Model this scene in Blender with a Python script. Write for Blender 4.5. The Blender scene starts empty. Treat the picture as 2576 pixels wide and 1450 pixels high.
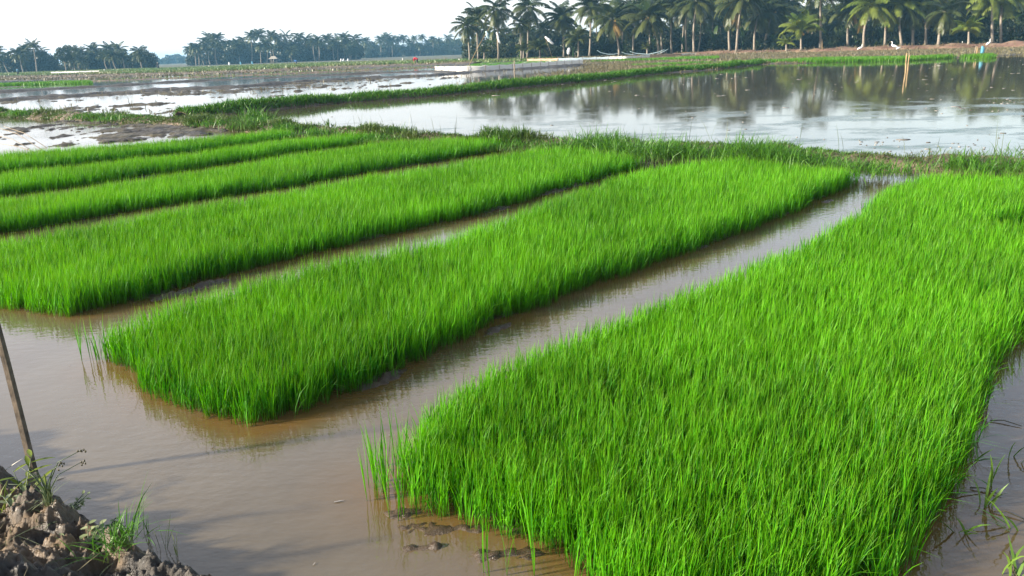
import bpy, bmesh, math, random
import numpy as np
from mathutils import Vector, Matrix

# ------------------------------------------------------------------ camera, sky, sun, exposure
SC = bpy.context.scene
COL = SC.collection
R = math.radians
H = 1.9                                   # eye height above the paddy water
F, CX, CY = 1988.8, 1288.0, 725.0         # focal length in reference units (2576 wide photograph)
ROLL = math.atan(0.0362)
PITCH = R(16.807)
_c, _s = math.cos(ROLL), math.sin(ROLL)

cam = bpy.data.cameras.new('camera')
cam.sensor_width = 36.0
cam.lens = 36.0 * F / 2576.0
cam.clip_start, cam.clip_end = 0.05, 9000.0
camo = bpy.data.objects.new('camera', cam)
COL.objects.link(camo)
camo.matrix_world = (Matrix.Translation((0, 0, H)) @ Matrix.Rotation(R(90) - PITCH, 4, 'X')
                     @ Matrix.Rotation(-ROLL, 4, 'Z'))
SC.camera = camo

SUN_EL, SUN_AZ = R(22.0), R(-103.0)        # azimuth from +Y towards +X: low sun on the left, a little behind
world = bpy.data.worlds.new('World')
SC.world = world
world.use_nodes = True
nt = world.node_tree
sky = nt.nodes.new('ShaderNodeTexSky')
sky.sky_type = 'NISHITA'
sky.sun_disc = False
sky.sun_elevation = SUN_EL
sky.sun_rotation = SUN_AZ
sky.air_density, sky.dust_density, sky.ozone_density = 1.0, 1.5, 1.0
bg = nt.nodes['Background']
veil = nt.nodes.new('ShaderNodeMix')            # thin white high cloud over the blue
veil.data_type = 'RGBA'
tc = nt.nodes.new('ShaderNodeTexCoord')
sx_ = nt.nodes.new('ShaderNodeSeparateXYZ')
vr = nt.nodes.new('ShaderNodeMapRange')          # the veil thins out towards the zenith
vr.inputs['From Min'].default_value, vr.inputs['From Max'].default_value = 0.42, 0.92
vr.inputs['To Min'].default_value, vr.inputs['To Max'].default_value = 0.72, 0.08
nt.links.new(tc.outputs['Generated'], sx_.inputs[0])
nt.links.new(sx_.outputs[2], vr.inputs[0])
dt = nt.nodes.new('ShaderNodeVectorMath')        # and is brighter on the side of the sun
dt.operation = 'DOT_PRODUCT'
dt.inputs[1].default_value = (math.sin(SUN_AZ), math.cos(SUN_AZ), 0.0)
nt.links.new(tc.outputs['Generated'], dt.inputs[0])
vs_ = nt.nodes.new('ShaderNodeMapRange')
vs_.inputs['From Min'].default_value, vs_.inputs['From Max'].default_value = -0.75, 0.35
vs_.inputs['To Min'].default_value, vs_.inputs['To Max'].default_value = 0.38, 1.0
nt.links.new(dt.outputs['Value'], vs_.inputs[0])
vm_ = nt.nodes.new('ShaderNodeMath')
vm_.operation = 'MULTIPLY'
nt.links.new(vr.outputs[0], vm_.inputs[0])
nt.links.new(vs_.outputs[0], vm_.inputs[1])
nt.links.new(vm_.outputs[0], veil.inputs[0])
veil.inputs[7].default_value = (6.2, 6.05, 6.4, 1)
nt.links.new(sky.outputs[0], veil.inputs[6])
nt.links.new(veil.outputs[2], bg.inputs[0])
bg.inputs[1].default_value = 0.085

sun = bpy.data.lights.new('sun', 'SUN')
sun.energy = 4.7
sun.angle = R(3.0)            # hazy morning sun
sun.color = (1.0, 0.90, 0.76)
suno = bpy.data.objects.new('sun', sun)
COL.objects.link(suno)
_sd = Vector((math.sin(SUN_AZ) * math.cos(SUN_EL), math.cos(SUN_AZ) * math.cos(SUN_EL), math.sin(SUN_EL)))
suno.rotation_euler = _sd.to_track_quat('Z', 'Y').to_euler()

SC.view_settings.view_transform = 'Standard'
SC.view_settings.look = 'None'
SC.view_settings.exposure = 1.7
SC.view_settings.gamma = 1.0
SC.render.engine = 'CYCLES'
SC.cycles.use_denoising = True
SC.cycles.max_bounces = 8
SC.cycles.transparent_max_bounces = 16

# ------------------------------------------------------------------ helpers
rng = np.random.default_rng(7)
random.seed(7)


def _ray(x, y):
    u, v = (x - CX) / F, -(y - CY) / F
    uu, vv = u * _c + v * _s, -u * _s + v * _c
    return (uu, math.cos(PITCH) + vv * math.sin(PITCH), -math.sin(PITCH) + vv * math.cos(PITCH))


def at(x, y, z=0.0):
    """photograph position -> the place on the level z that is seen there"""
    d = _ray(x, y)
    t = (z - H) / d[2]
    return np.array([d[0] * t, d[1] * t])


def at_y(x, y, Y):
    """photograph position -> point at ground distance Y"""
    d = _ray(x, y)
    t = Y / d[1]
    return np.array([d[0] * t, Y, H + d[2] * t])


def hash2(ix, iy, seed):
    h = (ix.astype(np.int64) * 374761393 + iy.astype(np.int64) * 668265263 + seed * 144269) & 0xFFFFFFFF
    h = ((h ^ (h >> 13)) * 1274126177) & 0xFFFFFFFF
    h = (h ^ (h >> 16)) & 0xFFFFFFFF
    return h / 4294967295.0


def vnoise(x, y, seed=0):
    ix, iy = np.floor(x), np.floor(y)
    fx, fy = x - ix, y - iy
    fx, fy = fx * fx * (3 - 2 * fx), fy * fy * (3 - 2 * fy)
    ix, iy = ix.astype(np.int64), iy.astype(np.int64)
    a, b = hash2(ix, iy, seed), hash2(ix + 1, iy, seed)
    c, d = hash2(ix, iy + 1, seed), hash2(ix + 1, iy + 1, seed)
    return (a * (1 - fx) + b * fx) * (1 - fy) + (c * (1 - fx) + d * fx) * fy


def fbm(x, y, seed=0, octv=4, gain=0.5):
    t, a, n = 0.0, 1.0, 0.0
    for o in range(octv):
        t = t + a * vnoise(x * 2 ** o, y * 2 ** o, seed + o * 17)
        n += a
        a *= gain
    return t / n


def sstep(a, b, x):
    t = np.clip((x - a) / (b - a), 0, 1)
    return t * t * (3 - 2 * t)


def in_poly(px, py, poly):
    inside = np.zeros(px.shape, bool)
    n = len(poly)
    for i in range(n):
        x0, y0 = poly[i]
        x1, y1 = poly[(i + 1) % n]
        if y0 == y1:
            continue
        c = ((y0 > py) != (y1 > py)) & (px < (x1 - x0) * (py - y0) / (y1 - y0) + x0)
        inside ^= c
    return inside


def dist_edges(px, py, poly, closed=True):
    best = np.full(px.shape, 1e9)
    n = len(poly)
    for i in range(n if closed else n - 1):
        a, b = np.array(poly[i]), np.array(poly[(i + 1) % n])
        d = b - a
        L = max(float(d @ d), 1e-9)
        t = np.clip(((px - a[0]) * d[0] + (py - a[1]) * d[1]) / L, 0, 1)
        best = np.minimum(best, np.hypot(px - a[0] - t * d[0], py - a[1] - t * d[1]))
    return best


def mesh_np(name, V, Q, mat, parent=None, attrs=None, smooth=False):
    """one mesh object from numpy vertices and quads (or triangles)"""
    me = bpy.data.meshes.new(name)
    V = np.asarray(V, np.float32).reshape(-1, 3)
    Q = np.asarray(Q, np.int32)
    k = Q.shape[1]
    me.vertices.add(len(V))
    me.vertices.foreach_set('co', V.ravel())
    me.loops.add(Q.size)
    me.loops.foreach_set('vertex_index', Q.ravel())
    me.polygons.add(len(Q))
    me.polygons.foreach_set('loop_start', np.arange(0, Q.size, k, dtype=np.int32))
    for an, av in (attrs or {}).items():
        a = me.attributes.new(an, 'FLOAT', 'POINT')
        a.data.foreach_set('value', np.asarray(av, np.float32).ravel())
    me.update(calc_edges=True)
    me.validate()
    if smooth:
        me.polygons.foreach_set('use_smooth', np.ones(len(Q), bool))
    if mat:
        for m in (mat if isinstance(mat, (list, tuple)) else [mat]):
            me.materials.append(m)
    o = bpy.data.objects.new(name, me)
    COL.objects.link(o)
    if parent:
        o.parent = parent
    return o


class MB:
    """collects tubes, boxes and balls; build() links them as ONE mesh object"""
    def __init__(s):
        s.V, s.Fc = [], []

    def add(s, verts, faces):
        b = len(s.V)
        s.V += [tuple(v) for v in verts]
        s.Fc += [tuple(b + i for i in f) for f in faces]

    def tube(s, pts, rad, sides=6, cap=True):
        pts = [Vector(p) for p in pts]
        if not hasattr(rad, '__len__'):
            rad = [rad] * len(pts)
        vs, fs = [], []
        for i, p in enumerate(pts):
            d = (pts[min(i + 1, len(pts) - 1)] - pts[max(i - 1, 0)]).normalized()
            a = d.cross(Vector((0.31, 0.95, 0.05)))
            if a.length < 1e-3:
                a = d.cross(Vector((1, 0, 0)))
            a.normalize()
            b = d.cross(a)
            for k in range(sides):
                t = 2 * math.pi * k / sides
                vs.append(p + (a * math.cos(t) + b * math.sin(t)) * rad[i])
        for i in range(len(pts) - 1):
            for k in range(sides):
                k2 = (k + 1) % sides
                fs.append((i * sides + k, i * sides + k2, (i + 1) * sides + k2, (i + 1) * sides + k))
        if cap:
            fs.append(tuple(range(sides - 1, -1, -1)))
            fs.append(tuple((len(pts) - 1) * sides + k for k in range(sides)))
        s.add(vs, fs)

    def ball(s, c, r, n=8, m=6, jit=0.0):
        if not hasattr(r, '__len__'):
            r = (r, r, r)
        vs, fs = [], []
        for i in range(m + 1):
            ph = math.pi * i / m
            for k in range(n):
                t = 2 * math.pi * k / n
                j = 1 + random.uniform(-jit, jit)
                vs.append((c[0] + r[0] * j * math.sin(ph) * math.cos(t), c[1] + r[1] * j * math.sin(ph) * math.sin(t),
                           c[2] + r[2] * j * math.cos(ph)))
        for i in range(m):
            for k in range(n):
                k2 = (k + 1) % n
                fs.append((i * n + k, (i + 1) * n + k, (i + 1) * n + k2, i * n + k2))
        s.add(vs, fs)

    def box(s, c, d, rz=0.0):
        cs, sn = math.cos(rz), math.sin(rz)
        vs = []
        for sx in (-.5, .5):
            for sy in (-.5, .5):
                for sz in (-.5, .5):
                    x, y = d[0] * sx, d[1] * sy
                    vs.append((c[0] + x * cs - y * sn, c[1] + x * sn + y * cs, c[2] + d[2] * sz))
        s.add(vs, [(0, 1, 3, 2), (4, 6, 7, 5), (0, 4, 5, 1), (2, 3, 7, 6), (0, 2, 6, 4), (1, 5, 7, 3)])

    def build(s, name, mat, parent=None, smooth=False):
        me = bpy.data.meshes.new(name)
        me.from_pydata(s.V, [], s.Fc)
        me.validate()
        if smooth:
            me.polygons.foreach_set('use_smooth', np.ones(len(me.polygons), bool))
        me.materials.append(mat)
        o = bpy.data.objects.new(name, me)
        COL.objects.link(o)
        if parent:
            o.parent = parent
        return o


def tag(o, label=None, cat=None, group=None, kind=None):
    if label:
        o['label'] = label
    if cat:
        o['category'] = cat
    if group:
        o['group'] = group
    if kind:
        o['kind'] = kind
    return o


def empty(name, loc, rz=0.0):
    o = bpy.data.objects.new(name, None)
    COL.objects.link(o)
    o.location = loc
    o.rotation_euler = (0, 0, rz)
    o.empty_display_size = 0.2
    return o


def copy_tree(o, parent=None):
    kids = list(o.children)
    c = o.copy()
    COL.objects.link(c)
    c.parent = parent
    for ch in kids:
        copy_tree(ch, c)
    return c


# ------------------------------------------------------------------ materials
class NT:
    def __init__(s, name):
        s.m = bpy.data.materials.new(name)
        s.m.use_nodes = True
        s.t = s.m.node_tree
        s.p = s.t.nodes['Principled BSDF']
        s.out = s.t.nodes['Material Output']

    def n(s, typ, **kw):
        nd = s.t.nodes.new(typ)
        for k, v in kw.items():
            if k.startswith('i_'):
                key = k[2:]
                key = int(key) if key.isdigit() else key.replace('_', ' ')
                nd.inputs[key].default_value = v
            else:
                setattr(nd, k, v)
        return nd

    def l(s, a, b):
        s.t.links.new(a, b)

    def pos(s):
        return s.n('ShaderNodeNewGeometry').outputs['Position']

    def noise(s, scale, detail=3.0, rough=0.55, vec=None, sx=None):
        nd = s.n('ShaderNodeTexNoise')
        nd.inputs['Scale'].default_value = scale
        nd.inputs['Detail'].default_value = detail
        nd.inputs['Roughness'].default_value = rough
        v = vec or s.pos()
        if sx:
            mp = s.n('ShaderNodeMapping')
            mp.inputs['Scale'].default_value = sx
            s.l(v, mp.inputs[0])
            v = mp.outputs[0]
        s.l(v, nd.inputs['Vector'])
        return nd.outputs['Fac']

    def ramp(s, fac, stops):
        nd = s.n('ShaderNodeValToRGB')
        els = nd.color_ramp.elements
        while len(els) < len(stops):
            els.new(0.5)
        for e, (p, c) in zip(els, stops):
            e.position = p
            e.color = (*c, 1) if len(c) == 3 else c
        s.l(fac, nd.inputs[0])
        return nd.outputs[0]

    def mix(s, fac, a, b):
        nd = s.n('ShaderNodeMix', data_type='RGBA')
        for sock, v in ((nd.inputs[0], fac), (nd.inputs[6], a), (nd.inputs[7], b)):
            if hasattr(v, 'is_linked'):
                s.l(v, sock)
            elif isinstance(v, tuple):
                sock.default_value = (*v, 1)
            else:
                sock.default_value = v
        return nd.outputs[2]

    def bump(s, h, strength, dist, normal=None):
        nd = s.n('ShaderNodeBump')
        nd.inputs['Strength'].default_value = strength
        nd.inputs['Distance'].default_value = dist
        s.l(h, nd.inputs['Height'])
        if normal:
            s.l(normal, nd.inputs['Normal'])
        s.l(nd.outputs[0], s.p.inputs['Normal'])
        return nd.outputs[0]


def mat_solid(name, col, rough=0.7, var=0.25, scale=6.0, bump=0.3, bd=0.01, spec=0.3):
    t = NT(name)
    f = t.noise(scale, 4)
    t.l(t.ramp(f, [(0.3, tuple(c * (1 - var) for c in col)), (0.7, tuple(min(1, c * (1 + var)) for c in col))]), t.p.inputs['Base Color'])
    t.p.inputs['Roughness'].default_value = rough
    t.p.inputs['Specular IOR Level'].default_value = spec
    if bump:
        t.bump(t.noise(scale * 4, 4), bump, bd)
    return t.m


def mat_leaf(name, base_lo, base_hi, root=None, trans=0.35, trans_col=None, patch=None, rough=0.45, spec=0.35, attr='rnd', tip=None):
    """leaf: random tint per leaf, colour of the leaf base, light passing through"""
    t = NT(name)
    a = t.n('ShaderNodeAttribute', attribute_name=attr)
    col = t.ramp(a.outputs['Fac'], [(0.0, base_lo), (1.0, base_hi)])
    if patch:
        col = t.mix(t.ramp(t.noise(patch[0], 3), [(0.4, (0, 0, 0)), (0.7, (1, 1, 1))]), col, patch[1])
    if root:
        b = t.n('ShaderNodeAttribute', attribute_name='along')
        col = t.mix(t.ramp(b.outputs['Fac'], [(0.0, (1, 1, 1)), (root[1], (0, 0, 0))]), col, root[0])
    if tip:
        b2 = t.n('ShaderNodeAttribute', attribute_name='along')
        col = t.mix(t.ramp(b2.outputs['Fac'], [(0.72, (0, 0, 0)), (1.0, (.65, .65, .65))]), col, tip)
    t.l(col, t.p.inputs['Base Color'])
    t.p.inputs['Roughness'].default_value = rough
    t.p.inputs['Specular IOR Level'].default_value = spec
    tr = t.n('ShaderNodeBsdfTranslucent')
    if trans_col:
        mm = t.n('ShaderNodeMix', data_type='RGBA', blend_type='MULTIPLY')
        mm.inputs[0].default_value = 1.0
        t.l(col, mm.inputs[6])
        mm.inputs[7].default_value = (*trans_col, 1)
        t.l(mm.outputs[2], tr.inputs[0])
    else:
        t.l(col, tr.inputs[0])
    mx = t.n('ShaderNodeMixShader')
    mx.inputs[0].default_value = trans
    t.l(t.p.outputs[0], mx.inputs[1])
    t.l(tr.outputs[0], mx.inputs[2])
    t.l(mx.outputs[0], t.out.inputs[0])
    return t.m


def mat_water(name, mud_lo, mud_hi, rip=(7.0, 0.010), rough=0.03, stretch=(1, 1, 1), film=None, shallow=None):
    t = NT(name)
    f = t.noise(0.55, 5, 0.6)
    col = t.ramp(f, [(0.38, mud_lo), (0.62, mud_hi)])
    if shallow:
        sa = t.n('ShaderNodeAttribute', attribute_name='shallow')
        col = t.mix(t.ramp(sa.outputs['Fac'], [(0.1, (0, 0, 0)), (0.9, (.9, .9, .9))]), col, shallow)
    t.p.inputs['Roughness'].default_value = rough
    if film:
        g = t.ramp(t.noise(film[0], 6, 0.7, sx=film[2]), [(film[3], (0, 0, 0)), (film[3] + 0.16, (1, 1, 1))])
        if len(film) > 4:           # the film drifts together on one side of the pond
            sep = t.n('ShaderNodeSeparateXYZ')
            t.l(t.pos(), sep.inputs[0])
            mr = t.n('ShaderNodeMapRange')
            mr.inputs['From Min'].default_value, mr.inputs['From Max'].default_value = film[4]
            t.l(sep.outputs[1], mr.inputs[0])
            mu = t.n('ShaderNodeMath', operation='MULTIPLY')
            t.l(g, mu.inputs[0])
            t.l(mr.outputs[0], mu.inputs[1])
            g = mu.outputs[0]
        col = t.mix(g, col, film[1])
        r2 = t.n('ShaderNodeMapRange')
        r2.inputs['To Min'].default_value, r2.inputs['To Max'].default_value = rough, 0.45
        t.l(g, r2.inputs[0])
        t.l(r2.outputs[0], t.p.inputs['Roughness'])
    t.l(col, t.p.inputs['Base Color'])
    t.p.inputs['IOR'].default_value = 1.6
    h = t.noise(rip[0], 2.5, 0.5, sx=stretch)
    patchy = t.ramp(t.noise(0.35, 2), [(0.35, (0.25,) * 3), (0.7, (1, 1, 1))])
    mu = t.n('ShaderNodeMath', operation='MULTIPLY')
    t.l(h, mu.inputs[0])
    t.l(patchy, mu.inputs[1])
    t.bump(mu.outputs[0], 1.0, rip[1])
    return t.m


def mat_mud(name, dark, light, dry=None, rough=(0.35, 0.8), sc=9.0):
    t = NT(name)
    f = t.noise(sc, 6, 0.65)
    col = t.ramp(f, [(0.3, dark), (0.7, light)])
    if dry:  # second tone in noise patches; on the clay bank it paints sunlit bits
        col = t.mix(t.ramp(t.noise(sc * 0.25, 4), [(0.45, (0, 0, 0)), (0.62, (1, 1, 1))]), col, dry)
    t.l(col, t.p.inputs['Base Color'])
    t.l(t.ramp(t.noise(sc * 0.6, 3), [(0.35, (rough[0],) * 3), (0.65, (rough[1],) * 3)]), t.p.inputs['Roughness'])
    t.p.inputs['Specular IOR Level'].default_value = 0.4
    t.bump(t.noise(sc * 4, 6, 0.7), 0.7, 0.02 * 9 / sc)
    return t.m


M = {}
M['ground'] = mat_mud('ground_soil', (0.06, 0.05, 0.035), (0.10, 0.09, 0.06), (0.06, 0.085, 0.03), (0.6, 0.9), 0.6)
M['nursery'] = mat_water('nursery_water', (0.072, 0.056, 0.032), (0.100, 0.082, 0.053), (11.0, 0.0045), 0.015, (1, 1.6, 1), None, (0.105, 0.060, 0.018))
M['pond'] = mat_water('pond_water', (0.062, 0.056, 0.036), (0.082, 0.073, 0.047), (6.0, 0.0009), 0.05, (1, 1, 1),
                      (0.6, (0.06, 0.12, 0.095), (0.7, 1.1, 1), 0.50, (27.0, 16.0)))
M['field'] = mat_water('field_water', (0.05, 0.045, 0.035), (0.065, 0.058, 0.045), (6.0, 0.0012), 0.05)
M['mud'] = mat_mud('wet_mud', (0.030, 0.020, 0.011), (0.075, 0.050, 0.028), None, (0.15, 0.55), 22.0)
M['bank'] = mat_mud('bank_clay', (0.018, 0.016, 0.013), (0.068, 0.057, 0.044), (0.115, 0.074, 0.036), (0.3, 0.8), 12.0)  # orange patches: sunlit bits of clay painted into the colour
M['dark_mud'] = mat_mud('ploughed_mud', (0.022, 0.021, 0.021), (0.06, 0.055, 0.046), None, (0.5, 0.9), 5.0)
M['grey_mud'] = mat_mud('field_mud', (0.022, 0.020, 0.017), (0.060, 0.053, 0.042), (0.075, 0.065, 0.038), (0.45, 0.85), 3.0)
M['bund'] = mat_mud('bund_soil', (0.055, 0.042, 0.028), (0.11, 0.083, 0.055), (0.15, 0.11, 0.075), (0.6, 0.9), 6.0)
M['red_soil'] = mat_mud('red_soil', (0.10, 0.055, 0.035), (0.19, 0.105, 0.068), (0.22, 0.15, 0.095), (0.7, 0.95), 1.6)
M['grove_floor'] = mat_mud('grove_floor', (0.05, 0.045, 0.03), (0.09, 0.08, 0.05), None, (0.8, 0.95), 0.8)
M['rice'] = mat_leaf('rice_leaf', (0.012, 0.125, 0.001), (0.100, 0.38, 0.004), ((0.045, 0.10, 0.006), 0.45), 0.42, (1.15, 1.0, 0.4), None, 0.5, 0.22, 'rnd', (0.17, 0.33, 0.012))  # stem base darkened: shade between the plants painted into the leaf colour
M['rice_far'] = mat_leaf('rice_leaf_far', (0.04, 0.16, 0.004), (0.10, 0.24, 0.01), None, 0.4)
M['grass'] = mat_leaf('bund_grass', (0.025, 0.085, 0.006), (0.08, 0.17, 0.014), ((0.06, 0.06, 0.022), 0.4), 0.3, None, (0.9, (0.09, 0.11, 0.03)))
M['grass_lush'] = mat_leaf('lush_grass', (0.030, 0.115, 0.006), (0.085, 0.215, 0.012), ((0.10, 0.13, 0.04), 0.35), 0.33)
M['field_grass'] = mat_leaf('field_grass', (0.045, 0.10, 0.015), (0.085, 0.16, 0.03), None, 0.3, None, (0.05, (0.16, 0.17, 0.06)))
M['straw'] = mat_leaf('stubble', (0.075, 0.066, 0.032), (0.16, 0.14, 0.07), None, 0.15)
M['weed'] = mat_leaf('weed_leaf', (0.05, 0.13, 0.012), (0.12, 0.20, 0.03), None, 0.3)
M['pale_leaf'] = mat_leaf('pale_leaf', (0.13, 0.17, 0.06), (0.25, 0.28, 0.15), None, 0.25)
M['lance'] = mat_leaf('yellow_green_leaf', (0.10, 0.15, 0.012), (0.20, 0.25, 0.025), None, 0.35)
M['sedge'] = mat_leaf('sedge_stem', (0.055, 0.085, 0.035), (0.12, 0.145, 0.065), None, 0.2)
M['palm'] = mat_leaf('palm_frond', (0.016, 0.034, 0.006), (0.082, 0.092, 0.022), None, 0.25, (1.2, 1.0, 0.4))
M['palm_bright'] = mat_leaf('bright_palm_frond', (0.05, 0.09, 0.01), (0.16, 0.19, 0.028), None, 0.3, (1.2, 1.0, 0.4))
M['palm_dry'] = mat_leaf('dry_palm_frond', (0.20, 0.13, 0.04), (0.38, 0.25, 0.08), None, 0.2)
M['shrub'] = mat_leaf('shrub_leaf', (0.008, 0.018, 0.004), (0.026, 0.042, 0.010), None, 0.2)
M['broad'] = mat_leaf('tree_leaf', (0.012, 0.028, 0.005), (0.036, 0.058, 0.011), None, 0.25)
M['banana'] = mat_leaf('banana_leaf', (0.025, 0.05, 0.01), (0.06, 0.10, 0.02), None, 0.35)
M['coconut'] = mat_solid('coconut_husk', (0.40, 0.22, 0.05), 0.6, 0.3)
M['bark'] = mat_solid('tree_bark', (0.20, 0.17, 0.13), 0.9, 0.35, 5.0)


def mat_palm_trunk():
    t = NT('palm_trunk')
    sep = t.n('ShaderNodeSeparateXYZ')
    t.l(t.pos(), sep.inputs[0])
    w = t.n('ShaderNodeTexWave', wave_type='BANDS', bands_direction='Z')
    w.inputs['Scale'].default_value = 1.6
    w.inputs['Distortion'].default_value = 2.0
    t.l(t.pos(), w.inputs['Vector'])
    c = t.mix(w.outputs['Fac'], (0.13, 0.105, 0.08), (0.26, 0.22, 0.17))
    c = t.mix(t.ramp(t.noise(3.0, 4), [(0.4, (0, 0, 0)), (0.65, (1, 1, 1))]), c, (0.22, 0.19, 0.15))
    t.l(c, t.p.inputs['Base Color'])
    t.p.inputs['Roughness'].default_value = 0.9
    t.bump(w.outputs['Fac'], 0.5, 0.03)
    return t.m


M['trunk'] = mat_palm_trunk()
M['white_sheet'] = mat_leaf('white_plastic', (0.56, 0.56, 0.54), (0.66, 0.65, 0.62), None, 0.3)
M['peach_sheet'] = mat_leaf('peach_plastic', (0.36, 0.25, 0.17), (0.46, 0.34, 0.25), None, 0.3)
M['blue_sheet'] = mat_leaf('bluish_plastic', (0.22, 0.29, 0.34), (0.32, 0.39, 0.43), None, 0.3)
M['bag'] = mat_leaf('white_bag', (0.80, 0.80, 0.80), (0.84, 0.84, 0.83), None, 0.35)
M['bluebag'] = mat_leaf('light_blue_bag', (0.12, 0.36, 0.48), (0.18, 0.42, 0.54), None, 0.35)
M['net'] = mat_leaf('pale_net', (0.45, 0.58, 0.60), (0.55, 0.66, 0.66), None, 0.3)
M['bamboo'] = mat_solid('bamboo', (0.24, 0.17, 0.085), 0.7, 0.3)
M['stake'] = mat_solid('stake_wood', (0.22, 0.18, 0.13), 0.85, 0.35, 12)
M['post_wood'] = mat_solid('post_wood', (0.10, 0.078, 0.055), 0.85, 0.6, 18, 0.6, 0.004)
M['post_face'] = mat_solid('post_dark_wood', (0.20, 0.165, 0.125), 0.9, 0.4, 18, 0.6, 0.004)
M['concrete'] = mat_solid('concrete', (0.55, 0.52, 0.46), 0.9, 0.15)
M['egret'] = mat_solid('white_feather', (0.80, 0.80, 0.78), 0.7, 0.04, 8, 0.1)
M['beak'] = mat_solid('yellow_beak', (0.55, 0.36, 0.06), 0.5, 0.1)
M['bird_leg'] = mat_solid('dark_leg', (0.05, 0.05, 0.04), 0.6, 0.1)
M['skin'] = mat_solid('brown_skin', (0.25, 0.14, 0.09), 0.6, 0.1)
M['red_cloth'] = mat_solid('red_cloth', (0.50, 0.03, 0.04), 0.85, 0.15)
M['blue_cloth'] = mat_solid('blue_cloth', (0.05, 0.14, 0.34), 0.85, 0.15)
M['dark_cloth'] = mat_solid('dark_cloth', (0.03, 0.03, 0.04), 0.85, 0.15)
M['teal_cloth'] = mat_solid('teal_cloth', (0.08, 0.20, 0.28), 0.85, 0.15)
M['thatch'] = mat_solid('thatch', (0.26, 0.23, 0.18), 0.9, 0.2)
M['wall'] = mat_solid('house_wall', (0.13, 0.14, 0.15), 0.9, 0.12)
M['roof'] = mat_solid('roof_sheet', (0.08, 0.085, 0.09), 0.7, 0.15)
M['glass'] = mat_solid('dark_window', (0.02, 0.025, 0.03), 0.15, 0.1, 3, 0)
M['debris'] = mat_leaf('floating_scraps', (0.06, 0.05, 0.04), (0.27, 0.25, 0.22), None, 0.05)


# ------------------------------------------------------------------ blades (rice, grass, stubble)
def blades(name, P, h, w, az, lean, bend, mat, segs=3, prof=None, parent=None, rnd=None):
    n = len(P)
    prof = prof or {1: [1, .12], 2: [.75, 1.0, .1], 3: [.5, .95, .8, .06], 4: [.45, .8, 1.0, .7, .05]}[segs]
    t = np.linspace(0, 1, segs + 1)[None, :]
    h, w, az, lean, bend = [np.broadcast_to(np.asarray(q, float), (n,))[:, None] for q in (h, w, az, lean, bend)]
    r = h * (np.sin(lean) * t + bend * t ** 2.6)
    z = h * (np.cos(lean) * t - 0.55 * np.abs(bend) * t ** 3.0)
    cx = P[:, :1] + np.cos(az) * r
    cy = P[:, 1:2] + np.sin(az) * r
    cz = P[:, 2:3] + z
    tw = az + math.pi / 2 + rng.normal(0, 0.7, (n, 1))
    hw = w * np.array(prof)[None, :] * 0.5
    dx, dy = np.cos(tw) * hw, np.sin(tw) * hw
    V = np.empty((n, segs + 1, 2, 3), np.float32)
    V[:, :, 0, 0], V[:, :, 0, 1], V[:, :, 0, 2] = cx - dx, cy - dy, cz
    V[:, :, 1, 0], V[:, :, 1, 1], V[:, :, 1, 2] = cx + dx, cy + dy, cz
    base = (np.arange(n) * (segs + 1) * 2)[:, None]
    k = (np.arange(segs) * 2)[None, :]
    b = (base + k).reshape(-1)
    Q = np.stack([b, b + 1, b + 3, b + 2], 1)
    rv = rng.random((n, 1)) if rnd is None else np.asarray(rnd)[:, None]
    ra = np.repeat(rv, (segs + 1) * 2, 1)
    al = np.broadcast_to(np.repeat(t, 2, 1), (n, (segs + 1) * 2))
    return mesh_np(name, V, Q, mat, parent, {'rnd': ra, 'along': al})


def scatter(poly, dens, keep=None, wob=0.0, wsc=1.2, seed=1, edge=0.0):
    """random points in a polygon whose outline is roughened by noise"""
    poly = [np.array(p) for p in poly]
    A = np.array(poly)
    lo, hi = A.min(0) - wob, A.max(0) + wob
    n = int((hi[0] - lo[0]) * (hi[1] - lo[1]) * dens)
    px = rng.uniform(lo[0], hi[0], n)
    py = rng.uniform(lo[1], hi[1], n)
    qx = px + wob * 2 * (fbm(px * wsc, py * wsc, seed, 3) - 0.5)
    qy = py + wob * 2 * (fbm(px * wsc, py * wsc, seed + 50, 3) - 0.5)
    m = in_poly(qx, qy, poly)
    if edge:
        d = dist_edges(qx, qy, poly)
        m &= rng.random(n) < 0.35 + 0.65 * np.clip(d / edge, 0, 1)
    if keep is not None:
        m &= rng.random(n) < keep(px, py)
    return px[m], py[m]


# ------------------------------------------------------------------ the setting
def sheet(name, poly, z, mat, kind='structure'):
    me = bpy.data.meshes.new(name)
    me.from_pydata([(float(p[0]), float(p[1]), z) for p in poly], [], [tuple(range(len(poly)))])
    me.materials.append(mat)
    o = bpy.data.objects.new(name, me)
    COL.objects.link(o)
    if me.polygons[0].normal.z < 0:
        me.flip_normals()
    return tag(o, kind=kind)


def resample(pts, step):
    pts = np.array(pts, float)
    d = np.r_[0, np.cumsum(np.hypot(*np.diff(pts, axis=0).T))]
    n = max(2, int(d[-1] / step))
    s = np.linspace(0, d[-1], n)
    x, y = np.interp(s, d, pts[:, 0]), np.interp(s, d, pts[:, 1])
    k = 5
    if n > 12:
        ker = np.ones(k) / k
        xs, ys = np.convolve(x, ker, 'same'), np.convolve(y, ker, 'same')
        x[k:-k], y[k:-k] = xs[k:-k], ys[k:-k]
    return x, y, s


def ridge_z(v, s, seed, height, rough, x, y, fs):
    prof = np.clip(1 - np.abs(v) ** 2.2, 0, 1)
    n = fbm(x * fs, y * fs, seed, 5, 0.6)
    big = fbm(x * fs * 0.22, y * fs * 0.22, seed + 9, 3)
    return -0.06 + (height * (0.55 + 0.9 * big) + 0.06) * prof + rough * (n - 0.5) * (0.3 + prof)


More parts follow.
